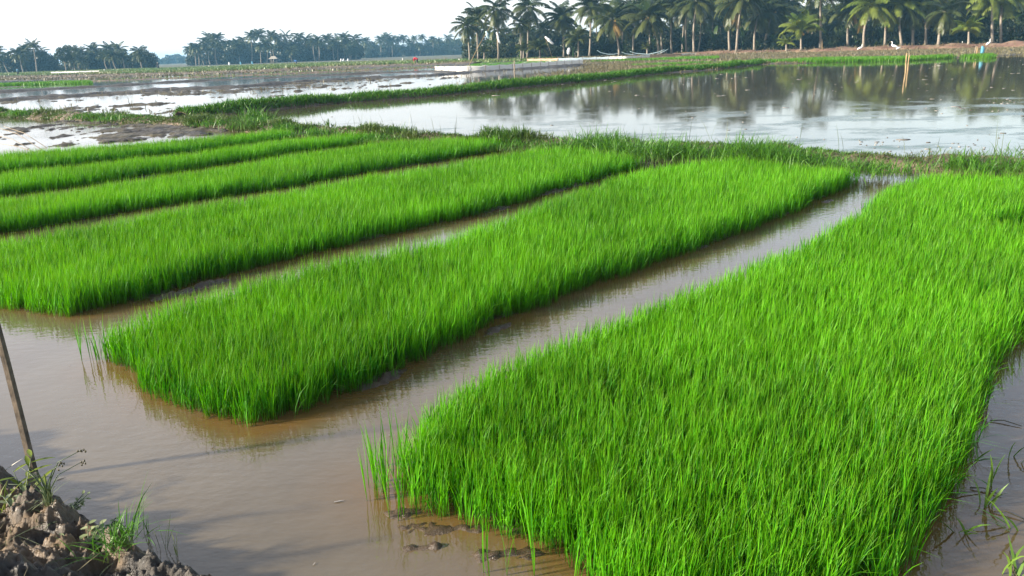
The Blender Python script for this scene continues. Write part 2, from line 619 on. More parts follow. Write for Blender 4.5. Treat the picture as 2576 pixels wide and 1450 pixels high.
def ridge(name, pts, width, height, mat, step=0.15, cross=14, rough=0.1, seed=3, fs=2.2, wvar=0.5):
    """raised earth bank swept along a line, with a clumpy surface and wandering edges"""
    x, y, s = resample(pts, step)
    tx, ty = np.gradient(x), np.gradient(y)
    L = np.hypot(tx, ty)
    nx, ny = -ty / L, tx / L
    v = np.linspace(-1, 1, cross)[None, :]
    wv = width * 0.5 * (1 + wvar * (fbm(x * 0.45, y * 0.45, seed + 4, 3) - 0.5) * 2)[:, None]
    X = x[:, None] + nx[:, None] * v * wv
    Y = y[:, None] + ny[:, None] * v * wv
    Z = ridge_z(v, s, seed, height, rough, X, Y, fs)
    V = np.stack([X, Y, Z], 2).reshape(-1, 3)
    n, m = X.shape
    i = (np.arange(n - 1)[:, None] * m + np.arange(m - 1)[None, :]).reshape(-1)
    Q = np.stack([i, i + m, i + m + 1, i + 1], 1)
    o = mesh_np(name, V, Q, mat, smooth=True)
    tag(o, kind='structure')
    return o, (x, y, nx, ny, wv[:, 0], seed, height, rough, fs)


def on_ridge(info, dens, vlo=-1, vhi=1, keep=None):
    x, y, nx, ny, wv, seed, height, rough, fs = info
    d = np.r_[0, np.cumsum(np.hypot(np.diff(x), np.diff(y)))]
    n = int(d[-1] * np.mean(wv) * (vhi - vlo) * dens)
    s = rng.uniform(0, d[-1], n)
    v = rng.uniform(vlo, vhi, n)
    f = lambda q: np.interp(s, d, q)
    w = f(wv)
    px, py = f(x) + f(nx) * v * w, f(y) + f(ny) * v * w
    pz = ridge_z(v, s, seed, height, rough, px, py, fs)
    m = pz > -0.03
    if keep is not None:
        m &= rng.random(n) < keep(px, py)
    return np.stack([px[m], py[m], pz[m]], 1)


def heightfield(name, lo, hi, cell, zf, mat, zmin=-0.03, smooth=True, celly=None):
    """ground relief given by zf(x, y); only what rises above zmin is kept"""
    xs = np.arange(lo[0], hi[0], cell)
    ys = np.arange(lo[1], hi[1], celly or cell)
    X, Y = np.meshgrid(xs, ys)
    Z = zf(X, Y)
    n, m = X.shape
    i = (np.arange(n - 1)[:, None] * m + np.arange(m - 1)[None, :]).reshape(-1)
    Q = np.stack([i, i + 1, i + m + 1, i + m], 1)
    zz = Z.reshape(-1)
    Q = Q[(zz[Q] > zmin).any(1)]
    used = np.unique(Q)
    remap = np.zeros(n * m, np.int64)
    remap[used] = np.arange(len(used))
    V = np.stack([X.reshape(-1), Y.reshape(-1), zz], 1)[used]
    return tag(mesh_np(name, V, remap[Q], mat, smooth=smooth), kind='structure')


# lines of the place, read off the photograph (photograph position, level)
def line(pts, z=0.0):
    return [at(x, y, z) for x, y in pts]


DIR = np.array([0.63, 0.777])
bund1 = line([(0, 290), (130, 297), (280, 303), (420, 311), (560, 319), (700, 331), (900, 346), (1100, 361), (1300, 371),
              (1500, 379), (1800, 394), (2050, 405), (2300, 416), (2576, 424)])
bund1 = [bund1[0] + (bund1[0] - bund1[1]) * 4] + bund1 + [bund1[-1] + (bund1[-1] - bund1[-2]) * 3]
bund2 = line([(455, 296), (560, 287), (637, 279), (821, 260), (1010, 247), (1255, 224), (1500, 201), (1661, 184), (1786, 174.5), (1911, 161)])
R1 = line([(-120, 257), (0, 253), (93, 246.6), (172, 243), (294, 234), (417, 226), (589, 219.6), (687, 212), (785, 206), (908, 197.6),
           (1073, 191), (1208, 180.5), (1312, 174), (1396, 168.7), (1458, 164.6)])
R2 = line([(-120, 236), (0, 232), (147, 223.5), (294, 216), (466, 205.5), (631, 198), (810, 190), (932, 184.5), (1073, 180), (1154, 181)])
R3 = line([(-120, 200), (0, 197), (200, 194), (442, 187), (687, 180), (785, 173), (1073, 164), (1200, 160)])
pond_far = line([(1661, 187), (1786, 178.5), (1911, 164.5), (2052, 160.5), (2279, 156), (2393, 149), (2576, 140.5)])

# ground, one sheet to the horizon
heading = 2400.0
sheet('ground', [(-heading, -80), (heading, -80), (heading, heading), (-heading, heading)], -0.10, M['ground'])
# water
nursery_poly = [(-40, -6), (40, -6)] + [tuple(p) for p in reversed(bund1)] + [(-60, 40)]
pj = bund1[6]
pond_poly = [tuple(p) for p in bund1[6:]] + [(60, 10), (75, 66)] + [tuple(p + np.array([0, 1.2])) for p in reversed(pond_far)] + \
            [tuple(p) for p in reversed(bund2[1:7])]
sheet('pond_water', pond_poly, 0.0, M['pond'])
field_poly = [tuple(p) for p in bund1[:7]] + [tuple(p) for p in bund2[1:]] + [tuple(at(1500, 160)), tuple(at(1200, 164)), tuple(at(785, 176)),
              tuple(at(442, 190)), tuple(at(0, 203)), tuple(at(-200, 208)), (-75, 45)]
sheet('field_water', field_poly, -0.004, M['field'])

# bunds and mud ridges
b1, b1i = ridge('bund', bund1, 1.15, 0.17, M['bund'], 0.08, 22, 0.16, 3, 2.6, 0.35)
b2, b2i = ridge('grass_bund', bund2, 1.3, 0.22, M['bund'], 0.15, 14, 0.10, 5, 2.0, 0.3)
r1, r1i = ridge('mud_ridge', R1, 1.9, 0.13, M['dark_mud'], 0.14, 22, 0.20, 11, 1.1, 0.5)
r2, r2i = ridge('mud_ridge', R2, 2.0, 0.11, M['dark_mud'], 0.2, 20, 0.18, 13, 0.9, 0.5)
r3, r3i = ridge('field_ridge', R3, 6.0, 0.25, M['bund'], 0.5, 12, 0.2, 17, 0.5, 0.4)
R4 = line([(236, 204.5), (442, 196.5), (631, 189.5), (810, 182), (1000, 174), (1110, 169)])
r4, r4i = ridge('field_ridge', R4, 2.6, 0.10, M['bund'], 0.4, 12, 0.12, 19, 0.7, 0.4)

# --- flooded, half ploughed fields: mud standing out of the water
b2_line = [tuple(p) for p in bund2]
fpoly = [tuple(p) for p in bund1[:7]] + [tuple(p) for p in bund2[1:]] + [tuple(p) for p in reversed(R1)] + [(-70, 45)]


def field_z(x, y):
    wet = sstep(-3.5, 3.5, x - (y - 45) * 0.25)                  # drier to the right
    d = np.minimum(dist_edges(x, y, R1, False), 0.9 * dist_edges(x, y, b2_line, False) + 0.4)
    near = np.exp(-d / 2.2)
    n = fbm(x * 1.1, y * 1.6, 21, 6, 0.72)
    big = fbm(x * 0.16, y * 0.5, 25, 3)
    z = (n - 0.61) * 0.55 + (big - 0.54) * 0.32 + near * 0.05 - 0.045 + wet * 0.17
    z = np.minimum(z, 0.02 + 0.16 * (n - 0.4)) + (fbm(x * 4, y * 4, 29, 4, .7) - .5) * .09
    return np.where(in_poly(x, y, fpoly), z, -0.2)


heightfield('field_mud', (-46, 19), (24, 64), 0.13, field_z, M['grey_mud'], celly=0.16)

f2 = [tuple(p) for p in R1] + [tuple(at(1560, 160))] + [tuple(p) for p in reversed(R2)]


def field2_z(x, y):
    n = fbm(x * 0.7, y * 0.9, 31, 5, 0.62)
    wet = sstep(-6, 2, x - (y - 62) * 0.3)
    d = dist_edges(x, y, R1, False)
    z = (n - 0.80) * 0.5 - .10 + wet * 0.50 + np.exp(-d / 1.5) * 0.05
    return np.where(in_poly(x, y, f2), np.minimum(z, 0.10 + 0.2 * (n - 0.5)), -0.2)


heightfield('field_mud', (-50, 40), (24, 92), 0.25, field2_z, M['grey_mud'], celly=0.3)

f3 = [tuple(p) for p in R2] + [tuple(at(1150, 168))] + [tuple(p) for p in reversed(R3)]


def field3_z(x, y):
    n = fbm(x * 0.25, y * 0.35, 41, 4, 0.6)
    z = (n - 0.66) * 0.5 + 0.16 * np.exp(-dist_edges(x, y, R3, False) / 12.0) - 0.25 * np.exp(-dist_edges(x, y, R2, False) / 9.0)
    return np.where(in_poly(x, y, f3), np.minimum(z, 0.12), -0.2)


heightfield('field_mud', (-75, 55), (4, 175), 0.5, field3_z, M['grey_mud'], celly=0.8)

# small pond west of the rice beds: clods and mud patches
pz_poly = line([(-60, 292), (0, 296), (130, 303), (280, 309), (420, 317), (560, 326), (600, 334), (500, 342), (300, 357), (150, 372), (0, 388), (-60, 395)])


def pond_mud_z(x, y):
    d = dist_edges(x, y, bund1, False)
    n = fbm(x * 1.7, y * 1.5, 51, 6, 0.72)
    big = fbm(x * 0.4, y * 0.3, 57, 3)
    z = (n - 0.60) * 0.48 + (big - 0.55) * 0.20 + 0.10 * np.exp(-np.maximum(d - 0.5, 0) / 1.5)
    return np.where(in_poly(x, y, [tuple(p) for p in pz_poly]), np.minimum(z, 0.035) + (fbm(x * 7, y * 6, 59, 4, .7) - .5) * .09, -0.2)


heightfield('pond_mud', (-16, 16), (-6, 36), 0.07, pond_mud_z, M['grey_mud'], celly=0.10)

# far ground to the right: low dry field, earth bank under the palms, grove floor
dry = line([(1466, 164), (1560, 168), (1661, 186), (1786, 177), (1911, 163), (2052, 159), (2279, 154), (2393, 146), (2576, 139)])
dry_field = [tuple(p) for p in dry] + [tuple(at(2900, 122)), tuple(at(2576, 118)), tuple(at(2052, 131)), tuple(at(1700, 138)), tuple(at(1466, 146))]


def dry_z(x, y):
    n = fbm(x * 0.55, y * 0.55, 61, 5, 0.6)
    return np.where(in_poly(x, y, dry_field), 0.02 + (n - 0.5) * 0.22, -0.2)


heightfield('dry_field', (4, 44), (95, 140), 0.30, dry_z, M['grey_mud'], celly=0.4)

# ---- rice nursery: six strips of seedlings standing in brown water
RH = 0.28                       # height of the seedlings
EH = 0.215                       # level at which the far outlines are read
# outlines: tops of the leaves hide the far and left feet, so those edges are read at leaf height
bedA = line([(1395, 1400), (1290, 1365), (1110, 1305), (1010, 1262)]) + line([(1000, 1085), (1060, 1010), (1235, 905), (1560, 775), (1900, 645), (2110, 550), (2230, 462), (2330, 432), (2560, 436)], EH) + \
    [(8.3, 9.2)] + line([(2640, 780), (2560, 850), (2480, 1010), (2415, 1190), (2370, 1310), (2310, 1420)]) + [(1.0, 2.15), (0.3, 2.2)]
bedB = line([(910, 990), (760, 1045), (640, 1075), (520, 1062), (390, 990), (262, 905)]) + line([(262, 812), (350, 775), (530, 722), (800, 648), (1110, 592), (1480, 458), (1640, 416), (1830, 398), (2130, 428)], EH) + \
    line([(2150, 470), (1930, 568), (1500, 722), (1230, 825)])
bedC = line([(1590, 432), (1420, 478), (1180, 547), (940, 603), (700, 665), (520, 705), (400, 750), (180, 797), (100, 790), (0, 782)])
bedC += [bedC[-1] + np.array([-0.85, 0.42])]
bedC += line([(-160, 640), (0, 597), (300, 547), (500, 505), (700, 480), (900, 442), (1180, 400), (1300, 376), (1420, 374), (1585, 396)], EH)
bedD = line([(1185, 394), (900, 440), (700, 478), (510, 505), (300, 538), (0, 592)])
bedD += [bedD[-1] - DIR * 2.2, bedD[-1] - DIR * 2.2 + np.array([-1.1, 0.9])]
bedD += line([(-40, 508), (0, 500), (230, 470), (500, 428), (700, 397), (900, 366), (1040, 362), (1180, 370)], EH - .03)
bedE = line([(905, 366), (700, 394), (500, 426), (230, 466), (0, 497)])
bedE += [bedE[-1] - DIR * 2.0, bedE[-1] - DIR * 2.0 + np.array([-1.2, 1.0])]
bedE += line([(-40, 446), (0, 438), (300, 405), (500, 384), (690, 355), (790, 346), (895, 350)], EH - .03)
bedF = line([(690, 358), (500, 384), (300, 408), (0, 436)])
bedF += [bedF[-1] - DIR * 2.0, bedF[-1] - DIR * 2.0 + np.array([-1.4, 1.1])]
bedF += line([(-40, 396), (0, 388), (300, 363), (500, 347), (600, 340), (685, 344)], EH - .03)


def longer(poly, by):
    """pushes the far end of a strip on along its length"""
    pr = [float(p @ DIR) for p in poly]
    top = max(pr)
    return [p + DIR * by * float(np.clip(1 - (top - q) / 1.6, 0, 1)) for p, q in zip(poly, pr)]


bedB, bedC, bedD, bedE, bedF = longer(bedB, .35), longer(bedC, .5), longer(bedD, 1.2), longer(bedE, 1.5), longer(bedF, 1.5)
BEDS = [('A', bedA), ('B', bedB), ('C', bedC), ('D', bedD), ('E', bedE), ('F', bedF)]
bed_labels = {
    'A': 'widest rice seedling strip, nearest on the right, running out of the frame',
    'B': 'rice seedling strip second from the right with its rounded near end in brown water',
    'C': 'third rice seedling strip from the right, its near end cut by the left frame edge',
    'D': 'fourth rice seedling strip from the right, between two thin dark channels',
    'E': 'fifth rice seedling strip, second from the muddy pond on the left',
    'F': 'farthest rice seedling strip, along the edge of the muddy pond on the left',
}
A_ = [tuple(p) for p in bedA]
dentc = at(2560, 535, 0.25)


def mud_bed_z(poly, seed, lift):
    P = [tuple(p) for p in poly]

    def f(x, y):
        q = 0.10
        wx = x + q * (fbm(x * 2, y * 2, seed, 3) - 0.5) * 2
        wy = y + q * (fbm(x * 2, y * 2, seed + 3, 3) - 0.5) * 2
        ins = in_poly(wx, wy, P)
        d = dist_edges(wx, wy, P)
        d = np.where(ins, d, -d)
        n = fbm(x * 7, y * 7, seed + 5, 5, 0.6)
        big = fbm(x * 1.3, y * 1.3, seed + 8, 3)
        return -0.05 + 0.050 * sstep(-0.20, 0.16, d) + (n - 0.5) * 0.055 + (big - 0.5) * 0.045 + lift
    return f


for key, poly in BEDS:
    arr = np.array(poly)
    lo, hi = arr.min(0) - 0.4, arr.max(0) + 0.4
    cell = {'A': 0.022, 'B': 0.028, 'C': 0.04}.get(key, 0.06)
    heightfield('mud_bed', lo, hi, cell, mud_bed_z(poly, 70 + ord(key), 0.0), M['mud'], zmin=-0.012)


# the nursery water: brown silt, the mud bottom seen through the shallows round the strips
gx = np.r_[np.arange(-62, -6, .5), np.arange(-6, 8, .07), np.arange(8, 42, .5)]
gy = np.r_[np.arange(-6, 1, 1.0), np.arange(1, 15, .07), np.arange(15, 44, .5)]
GX, GY = np.meshgrid(gx, gy)
shal = np.zeros(GX.shape)
for key, poly in BEDS:
    P = [tuple(p) for p in poly]
    fine = (GX > -9) & (GX < 9) & (GY > 0) & (GY < 19)
    dd = np.where(in_poly(GX, GY, P), 0.0, dist_edges(GX, GY, P)) + 0.35 * (fbm(GX * 2.2, GY * 2.2, 55, 4) - .5)
    shal = np.maximum(shal, np.where(fine, np.exp(-np.maximum(dd, 0) / (0.16 if key != 'A' else 0.22)), 0))
gn, gm = GX.shape
gi = (np.arange(gn - 1)[:, None] * gm + np.arange(gm - 1)[None, :]).reshape(-1)
GQ = np.stack([gi, gi + 1, gi + gm + 1, gi + gm], 1)
fx, fy = GX.reshape(-1)[GQ].mean(1), GY.reshape(-1)[GQ].mean(1)
GQ = GQ[in_poly(fx, fy, [tuple(p) for p in nursery_poly])]
tag(mesh_np('nursery_water', np.stack([GX.reshape(-1), GY.reshape(-1), np.zeros(GX.size)], 1), GQ, M['nursery'], attrs={'shallow': shal}), kind='structure')


def lod(y):
    return np.clip((4.2 / np.maximum(y, 4.2)) ** .85, 0.22, 1.0)


for key, poly in BEDS:
    P = [tuple(p) for p in poly]
    arr = np.array(poly)
    base_d = 2000.0
    ymin = max(arr[:, 1].min(), 0)
    topd = float(lod(np.array([ymin]))[0]) * base_d

    def keep(x, y):
        k = lod(y) * base_d / topd
        if key == 'A':
            q = ((x - dentc[0] - .25) / 0.5) ** 2 + ((y - dentc[1]) / 0.30) ** 2
            k = np.where(q < 0.8 + 0.5 * fbm(x * 5, y * 5, 4, 2), 0.0, k)
            # nothing behind the camera or far outside the picture
            k = np.where((y < 1.6) | (x > 0.80 * y + 3.2), 0.0, k)
        return k
    px, py = scatter(poly, topd, keep, 0.08, 3.0, ord(key), 0.15)
    nl = 5
    n = len(px)
    d = dist_edges(px, py, P)
    patch = 0.78 + 0.26 * fbm(px * 0.9, py * 0.9, ord(key) + 30, 3) + 0.18 * fbm(px * 4, py * 4, ord(key) + 40, 2)
    hp = RH * patch * rng.uniform(0.88, 1.09, n) * (0.86 + 0.14 * np.clip(d / 0.12, 0, 1))
    wl = 1.0 / np.sqrt(lod(py)) ** 0.9
    plant_tint = np.clip(0.5 + 0.55 * (fbm(px * 1.1, py * 1.1, 91, 3) - 0.5) * 2 + rng.normal(0, 0.24, n), 0, 1)
    allP, hh, ww, az, le, be, rn = [], [], [], [], [], [], []
    for k in range(nl):
        jit = 0.012 * wl
        allP.append(np.stack([px + rng.normal(0, 1, n) * jit, py + rng.normal(0, 1, n) * jit, np.full(n, -0.015)], 1))
        f = [1.05, 0.95, 0.85, 0.72, 0.55][k]
        hh.append(hp * f * rng.uniform(0.88, 1.08, n))
        ww.append(0.0044 * wl * rng.uniform(0.75, 1.25, n))
        az.append(rng.normal(0.1, 1.4, n))
        le.append(np.abs(rng.normal(0.05 + 0.03 * k, 0.06, n)))
        be.append(np.clip(np.abs(rng.normal(0.06 + 0.035 * k, 0.11, n)) + (rng.random(n) < .05) * rng.uniform(.3, .6, n), 0, 0.85))
        rn.append(np.clip(plant_tint + rng.normal(0, 0.2, n), 0, 1))
    cat_ = np.concatenate
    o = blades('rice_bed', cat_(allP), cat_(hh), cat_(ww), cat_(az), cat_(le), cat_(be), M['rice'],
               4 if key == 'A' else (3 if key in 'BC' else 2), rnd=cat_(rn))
    tag(o, bed_labels[key], 'rice bed', 'rice seedling strips in the flooded nursery')
    print('bed', key, n, 'plants')

# thin stragglers in the water at the near left corner of the nearest strip
sx, sy = [], []
for cx, cy, r, m in ((985, 1240, 0.06, 16), (958, 1250, 0.05, 7), (1035, 1300, 0.05, 8), (1330, 1415, 0.14, 10), (255, 905, 0.06, 10), (1010, 1180, 0.08, 12), (935, 1215, 0.015, 3)):
    c = at(cx, cy)
    sx += list(c[0] + rng.normal(0, r, m))
    sy += list(c[1] + rng.normal(0, r * 0.6, m))
sx, sy = np.array(sx), np.array(sy)
q = np.repeat(np.stack([sx, sy, np.full(len(sx), -0.01)], 1), 3, 0)
o = blades('straggler_seedlings', q, rng.uniform(0.16, 0.38, len(q)), rng.uniform(0.003, 0.006, len(q)), rng.uniform(0, 6.28, len(q)),
           np.abs(rng.normal(0.06, 0.08, len(q))), np.abs(rng.normal(0.05, 0.08, len(q))), M['rice'], 4)
tag(o, 'sparse thin rice stragglers in brown water at the near corners of the strips', 'seedlings', kind='stuff')

# ---- shoals of soft mud breaking the water along the channels
SHOALS = [(1120, 1330, .36, .10, .020), (1300, 1392, .34, .09, .020), (1020, 1290, .18, .08, .014), (1062, 1380, .16, .06, .012), (440, 740, .35, .10, .03),
          (520, 716, .30, .12, .03), (1390, 482, .5, .16, .03), (1450, 466, .4, .14, .03), (1250, 526, .4, .14, .025), (960, 955, .30, .10, .03), (1250, 828, .30, .10, .02), (2080, 508, .25, .10, .02), (865, 1222, .03, .02, .02)]
SHO = [(at(a, b), rx, ry, h) for a, b, rx, ry, h in SHOALS]


def shoal_z(x, y):
    z = np.full(x.shape, -.05)
    u, v = x * .63 + y * .777, -x * .777 + y * .63
    for c, rx, ry, h in SHO:
        cu, cv = c[0] * .63 + c[1] * .777, -c[0] * .777 + c[1] * .63
        if c[1] < 3:
            q = ((x - c[0]) / rx) ** 2 + ((y - c[1]) / ry) ** 2
        else:
            q = ((u - cu) / rx) ** 2 + ((v - cv) / ry) ** 2
        z = np.maximum(z, -.05 + (h + .05) * np.exp(-q))
    n = fbm(x * 12, y * 12, 401, 6, .72)
    n2 = np.abs(fbm(x * 26, y * 26, 405, 3) - .5) * 2
    return z + .001 + (n - .55) * .075 - n2 * .022


heightfield('mud_shoal', (-4.6, 2.2), (4.6, 12.2), 0.016, shoal_z, M['mud'], zmin=-.012)

# ------------------------------------------------------------------ grass on the bunds
def clumpy(seed, sc, lo, hi):
    return lambda x, y: sstep(lo, hi, fbm(x * sc, y * sc, seed, 3))


gp = on_ridge(b1i, 1500, -0.95, 0.95, lambda x, y: 0.10 + 0.9 * sstep(0.36, 0.56, fbm(x * 0.9, y * 0.9, 5, 3)) * np.clip(20 / y, .6, 1))
n = len(gp)
hb = 0.06 + 0.20 * sstep(0.42, 0.72, fbm(gp[:, 0] * 0.8, gp[:, 1] * 0.8, 15, 3))
o = blades('bund_grass', gp, hb * rng.uniform(.5, 1.35, n), 0.008 * np.clip(gp[:, 1] / 9, 1, 3.0), rng.uniform(0, 6.28, n), np.abs(rng.normal(0.45, 0.3, n)),
           np.abs(rng.normal(0.35, 0.25, n)), M['grass'], 3)
tag(o, 'mixed green and straw grass growing along the near bund', 'grass', kind='stuff')
# lush clumps (photograph position of the foot, spread, height)
LP, LH = [], []
for (cx, cy, r, h, m) in ((1500, 372, .75, .42, 900), (1560, 384, .6, .36, 500), (1650, 392, .7, .42, 700), (1720, 392, .6, .36, 500), (1880, 398, .65, .44, 900),
                          (1940, 404, .6, .40, 600), (2020, 410, .6, .32, 450), (2120, 425, .7, .28, 450), (2220, 428, .7, .26, 450), (2420, 420, .35, .34, 300), (2470, 430, .3, .28, 160), (2560, 425, .6, .36, 400),
                          (640, 306, .45, .60, 260), (660, 318, .7, .45, 320), (560, 312, .7, .30, 350), (300, 298, .8, .26, 400), (230, 295, .7, .30, 300), (60, 287, 1.0, .34, 400),
                          (720, 330, .6, .34, 350), (800, 338, .6, .28, 280), (960, 350, .5, .24, 240), (1270, 366, .7, .24, 400), (1400, 372, .6, .26, 350)):
    c = at(cx, cy, 0.12)
    p = np.stack([c[0] + rng.normal(0, r * .55, m), c[1] + rng.normal(0, r * .45, m), np.full(m, 0.06)], 1)
    LP.append(p)
    LH.append((1.05 if 1400 < cx < 2100 else .95) * h * rng.uniform(.55, 1.25, m) * np.exp(-(((p[:, 0] - c[0]) / r) ** 2) * .35))
LP, LH = np.concatenate(LP), np.concatenate(LH)
n = len(LP)
o = blades('bund_grass', LP, LH, 0.011 * np.clip(LP[:, 1] / 12, .8, 2.2), rng.uniform(0, 6.28, n), np.abs(rng.normal(0.35, 0.25, n)), np.abs(rng.normal(0.42, 0.25, n)), M['grass_lush'], 3)
tag(o, 'lush taller grass clumps on the near bund', 'grass', kind='stuff')
# thin flowering stalks along the bund
m = 150
gp = on_ridge(b1i, 6, -0.6, 0.9)
n = len(gp)
o = blades('grass_stalks', gp, rng.uniform(.28, .55, n), 0.007, rng.uniform(0, 6.28, n), np.abs(rng.normal(0.15, 0.12, n)), np.abs(rng.normal(0.12, 0.1, n)), M['sedge'], 3)
tag(o, 'thin seed stalks standing up from the near bund', 'grass', kind='stuff')

gp = on_ridge(b2i, 520, -0.9, 0.9)
n = len(gp)
o = blades('bund_grass', gp, rng.uniform(.10, .30, n) * (0.6 + 0.9 * fbm(gp[:, 0] * .5, gp[:, 1] * .5, 8, 3)), 0.03, rng.uniform(0, 6.28, n), np.abs(rng.normal(0.4, 0.3, n)),
           np.abs(rng.normal(0.3, 0.2, n)), M['grass_lush'], 2)
tag(o, 'short green grass covering the second bund behind the big pond', 'grass', kind='stuff')

# stubble and stray weeds in the ploughed field
px, py = scatter(fpoly, 9, lambda x, y: 0.10 + 0.9 * sstep(-4, 4, x - (y - 45) * .25), 0, seed=3)
pzv = field_z(px, py)
mk = pzv > -0.05
px, py = np.repeat(px[mk], 4), np.repeat(py[mk], 4)
n = len(px)
q = np.stack([px + rng.normal(0, .06, n), py + rng.normal(0, .06, n), np.maximum(np.repeat(pzv[mk], 4), 0)], 1)
o = blades('rice_stubble', q, rng.uniform(.08, .26, n), 0.03, rng.uniform(0, 6.28, n), np.abs(rng.normal(.3, .3, n)), np.abs(rng.normal(.2, .2, n)), M['straw'], 2)
tag(o, 'old rice stubble standing in the muddy field behind the second bund', 'stubble', kind='stuff')
px, py = scatter(dry_field, 7, None, 0, seed=4)
n = len(px) * 3
q = np.stack([np.repeat(px, 3) + rng.normal(0, .08, n), np.repeat(py, 3) + rng.normal(0, .08, n), np.full(n, 0.0)], 1)
o = blades('dry_grass', q, rng.uniform(.08, .28, n), 0.05, rng.uniform(0, 6.28, n), np.abs(rng.normal(.35, .3, n)), np.abs(rng.normal(.2, .2, n)), M['straw'], 2)
tag(o, 'dry grass and stubble on the grey field in front of the palm grove', 'stubble', kind='stuff')
gp = on_ridge(r4i, 9)
n = len(gp)
o = blades('field_grass', gp, rng.uniform(.10, .28, n), 0.08, rng.uniform(0, 6.28, n), .4, .2, M['field_grass'], 2)
tag(o, 'thin yellowish grass on the low field ridge beyond the flooded plots', 'grass', kind='stuff')
gp = on_ridge(r3i, 2.5)
n = len(gp)
o = blades('field_grass', gp, rng.uniform(.15, .35, n), 0.12, rng.uniform(0, 6.28, n), .4, .2, M['straw'], 2)
tag(o, 'brown dry grass along the far field ridge', 'grass', kind='stuff')


# ------------------------------------------------------------------ rice plots and grass fields farther off
def plot(name, poly, dens, h, w, mat, label, cat, group=None, kind=None, seed=5):
    px, py = scatter(poly, dens, None, 0.3, 0.5, seed, 0.3)
    n = len(px)
    q = np.stack([px, py, np.full(n, -0.02)], 1)
    o = blades(name, q, h * rng.uniform(.7, 1.2, n) * (0.8 + .4 * fbm(px * .4, py * .4, 3, 3)), w, rng.uniform(0, 6.28, n), np.abs(rng.normal(.15, .15, n)), np.abs(rng.normal(.15, .15, n)), mat, 2)
    return tag(o, label, cat, group, kind)


g = 'young rice plots seen across the water'
plot('rice_plot', line([(1567, 168), (1700, 164.5), (1911, 158.5), (2052, 159), (2279, 154.5), (2393, 147.5), (2500, 143)]) + line([(2500, 138), (2393, 136.5), (2279, 138.5), (2052, 143.5), (1932, 148.5), (1807, 153), (1690, 158)], .3),
     230, .34, .035, M['rice_far'], 'long bright green rice plot on the far bank of the big pond', 'rice plot', g)
plot('rice_plot', line([(1500, 157), (1644, 152), (1773, 147), (1807, 145)]) + line([(1807, 143), (1700, 146), (1500, 151), (1450, 153)], .3),
     60, .34, .07, M['rice_far'], 'narrow bright green rice plot just in front of the long patched plastic fence', 'rice plot', g)
plot('rice_plot', line([(1170, 172), (1300, 170), (1440, 160), (1450, 158)]) + line([(1440, 156), (1340, 157), (1240, 161), (1190, 164)], .1),
     60, .34, .06, M['rice_far'], 'bright green seedlings inside the white plastic enclosure', 'rice plot', g)
plot('rice_plot', line([(-80, 217), (0, 215), (120, 211.5), (225, 208)]) + line([(236, 204), (120, 206.5), (0, 210), (-80, 212)], .3),
     70, .36, .06, M['rice_far'], 'bright green rice plot at the left frame edge beyond the flooded fields', 'rice plot', g)
far_green = line([(-150, 193), (0, 190), (200, 187.5), (442, 182.5), (687, 173.5), (785, 168), (1073, 160), (1230, 156), (1400, 151)]) + \
    line([(1400, 145), (1250, 149), (1073, 153.5), (785, 160), (442, 172), (200, 178), (0, 183), (-150, 187)])
plot('field_grass', far_green, 4.5, .40, .22, M['field_grass'], 'green grass and young rice covering the far fields', 'grass', kind='stuff')
plot('field_grass', line([(-150, 206), (0, 203), (240, 200), (442, 192), (687, 184), (900, 175)]) + line([(900, 167), (687, 177), (442, 184), (0, 194), (-150, 196)]), 2.2, .22, .16, M['straw'], 'brown and straw coloured weeds on the far muddy field', 'grass', kind='stuff', seed=8)
fg2 = line([(1280, 152), (1500, 147), (1780, 140), (2000, 135)]) + line([(2000, 132), (1780, 133), (1500, 139), (1280, 145), (1150, 147)])
plot('dry_grass', fg2, 7, .35, .12, M['straw'], 'dry grass strip at the foot of the palm grove', 'grass', kind='stuff')

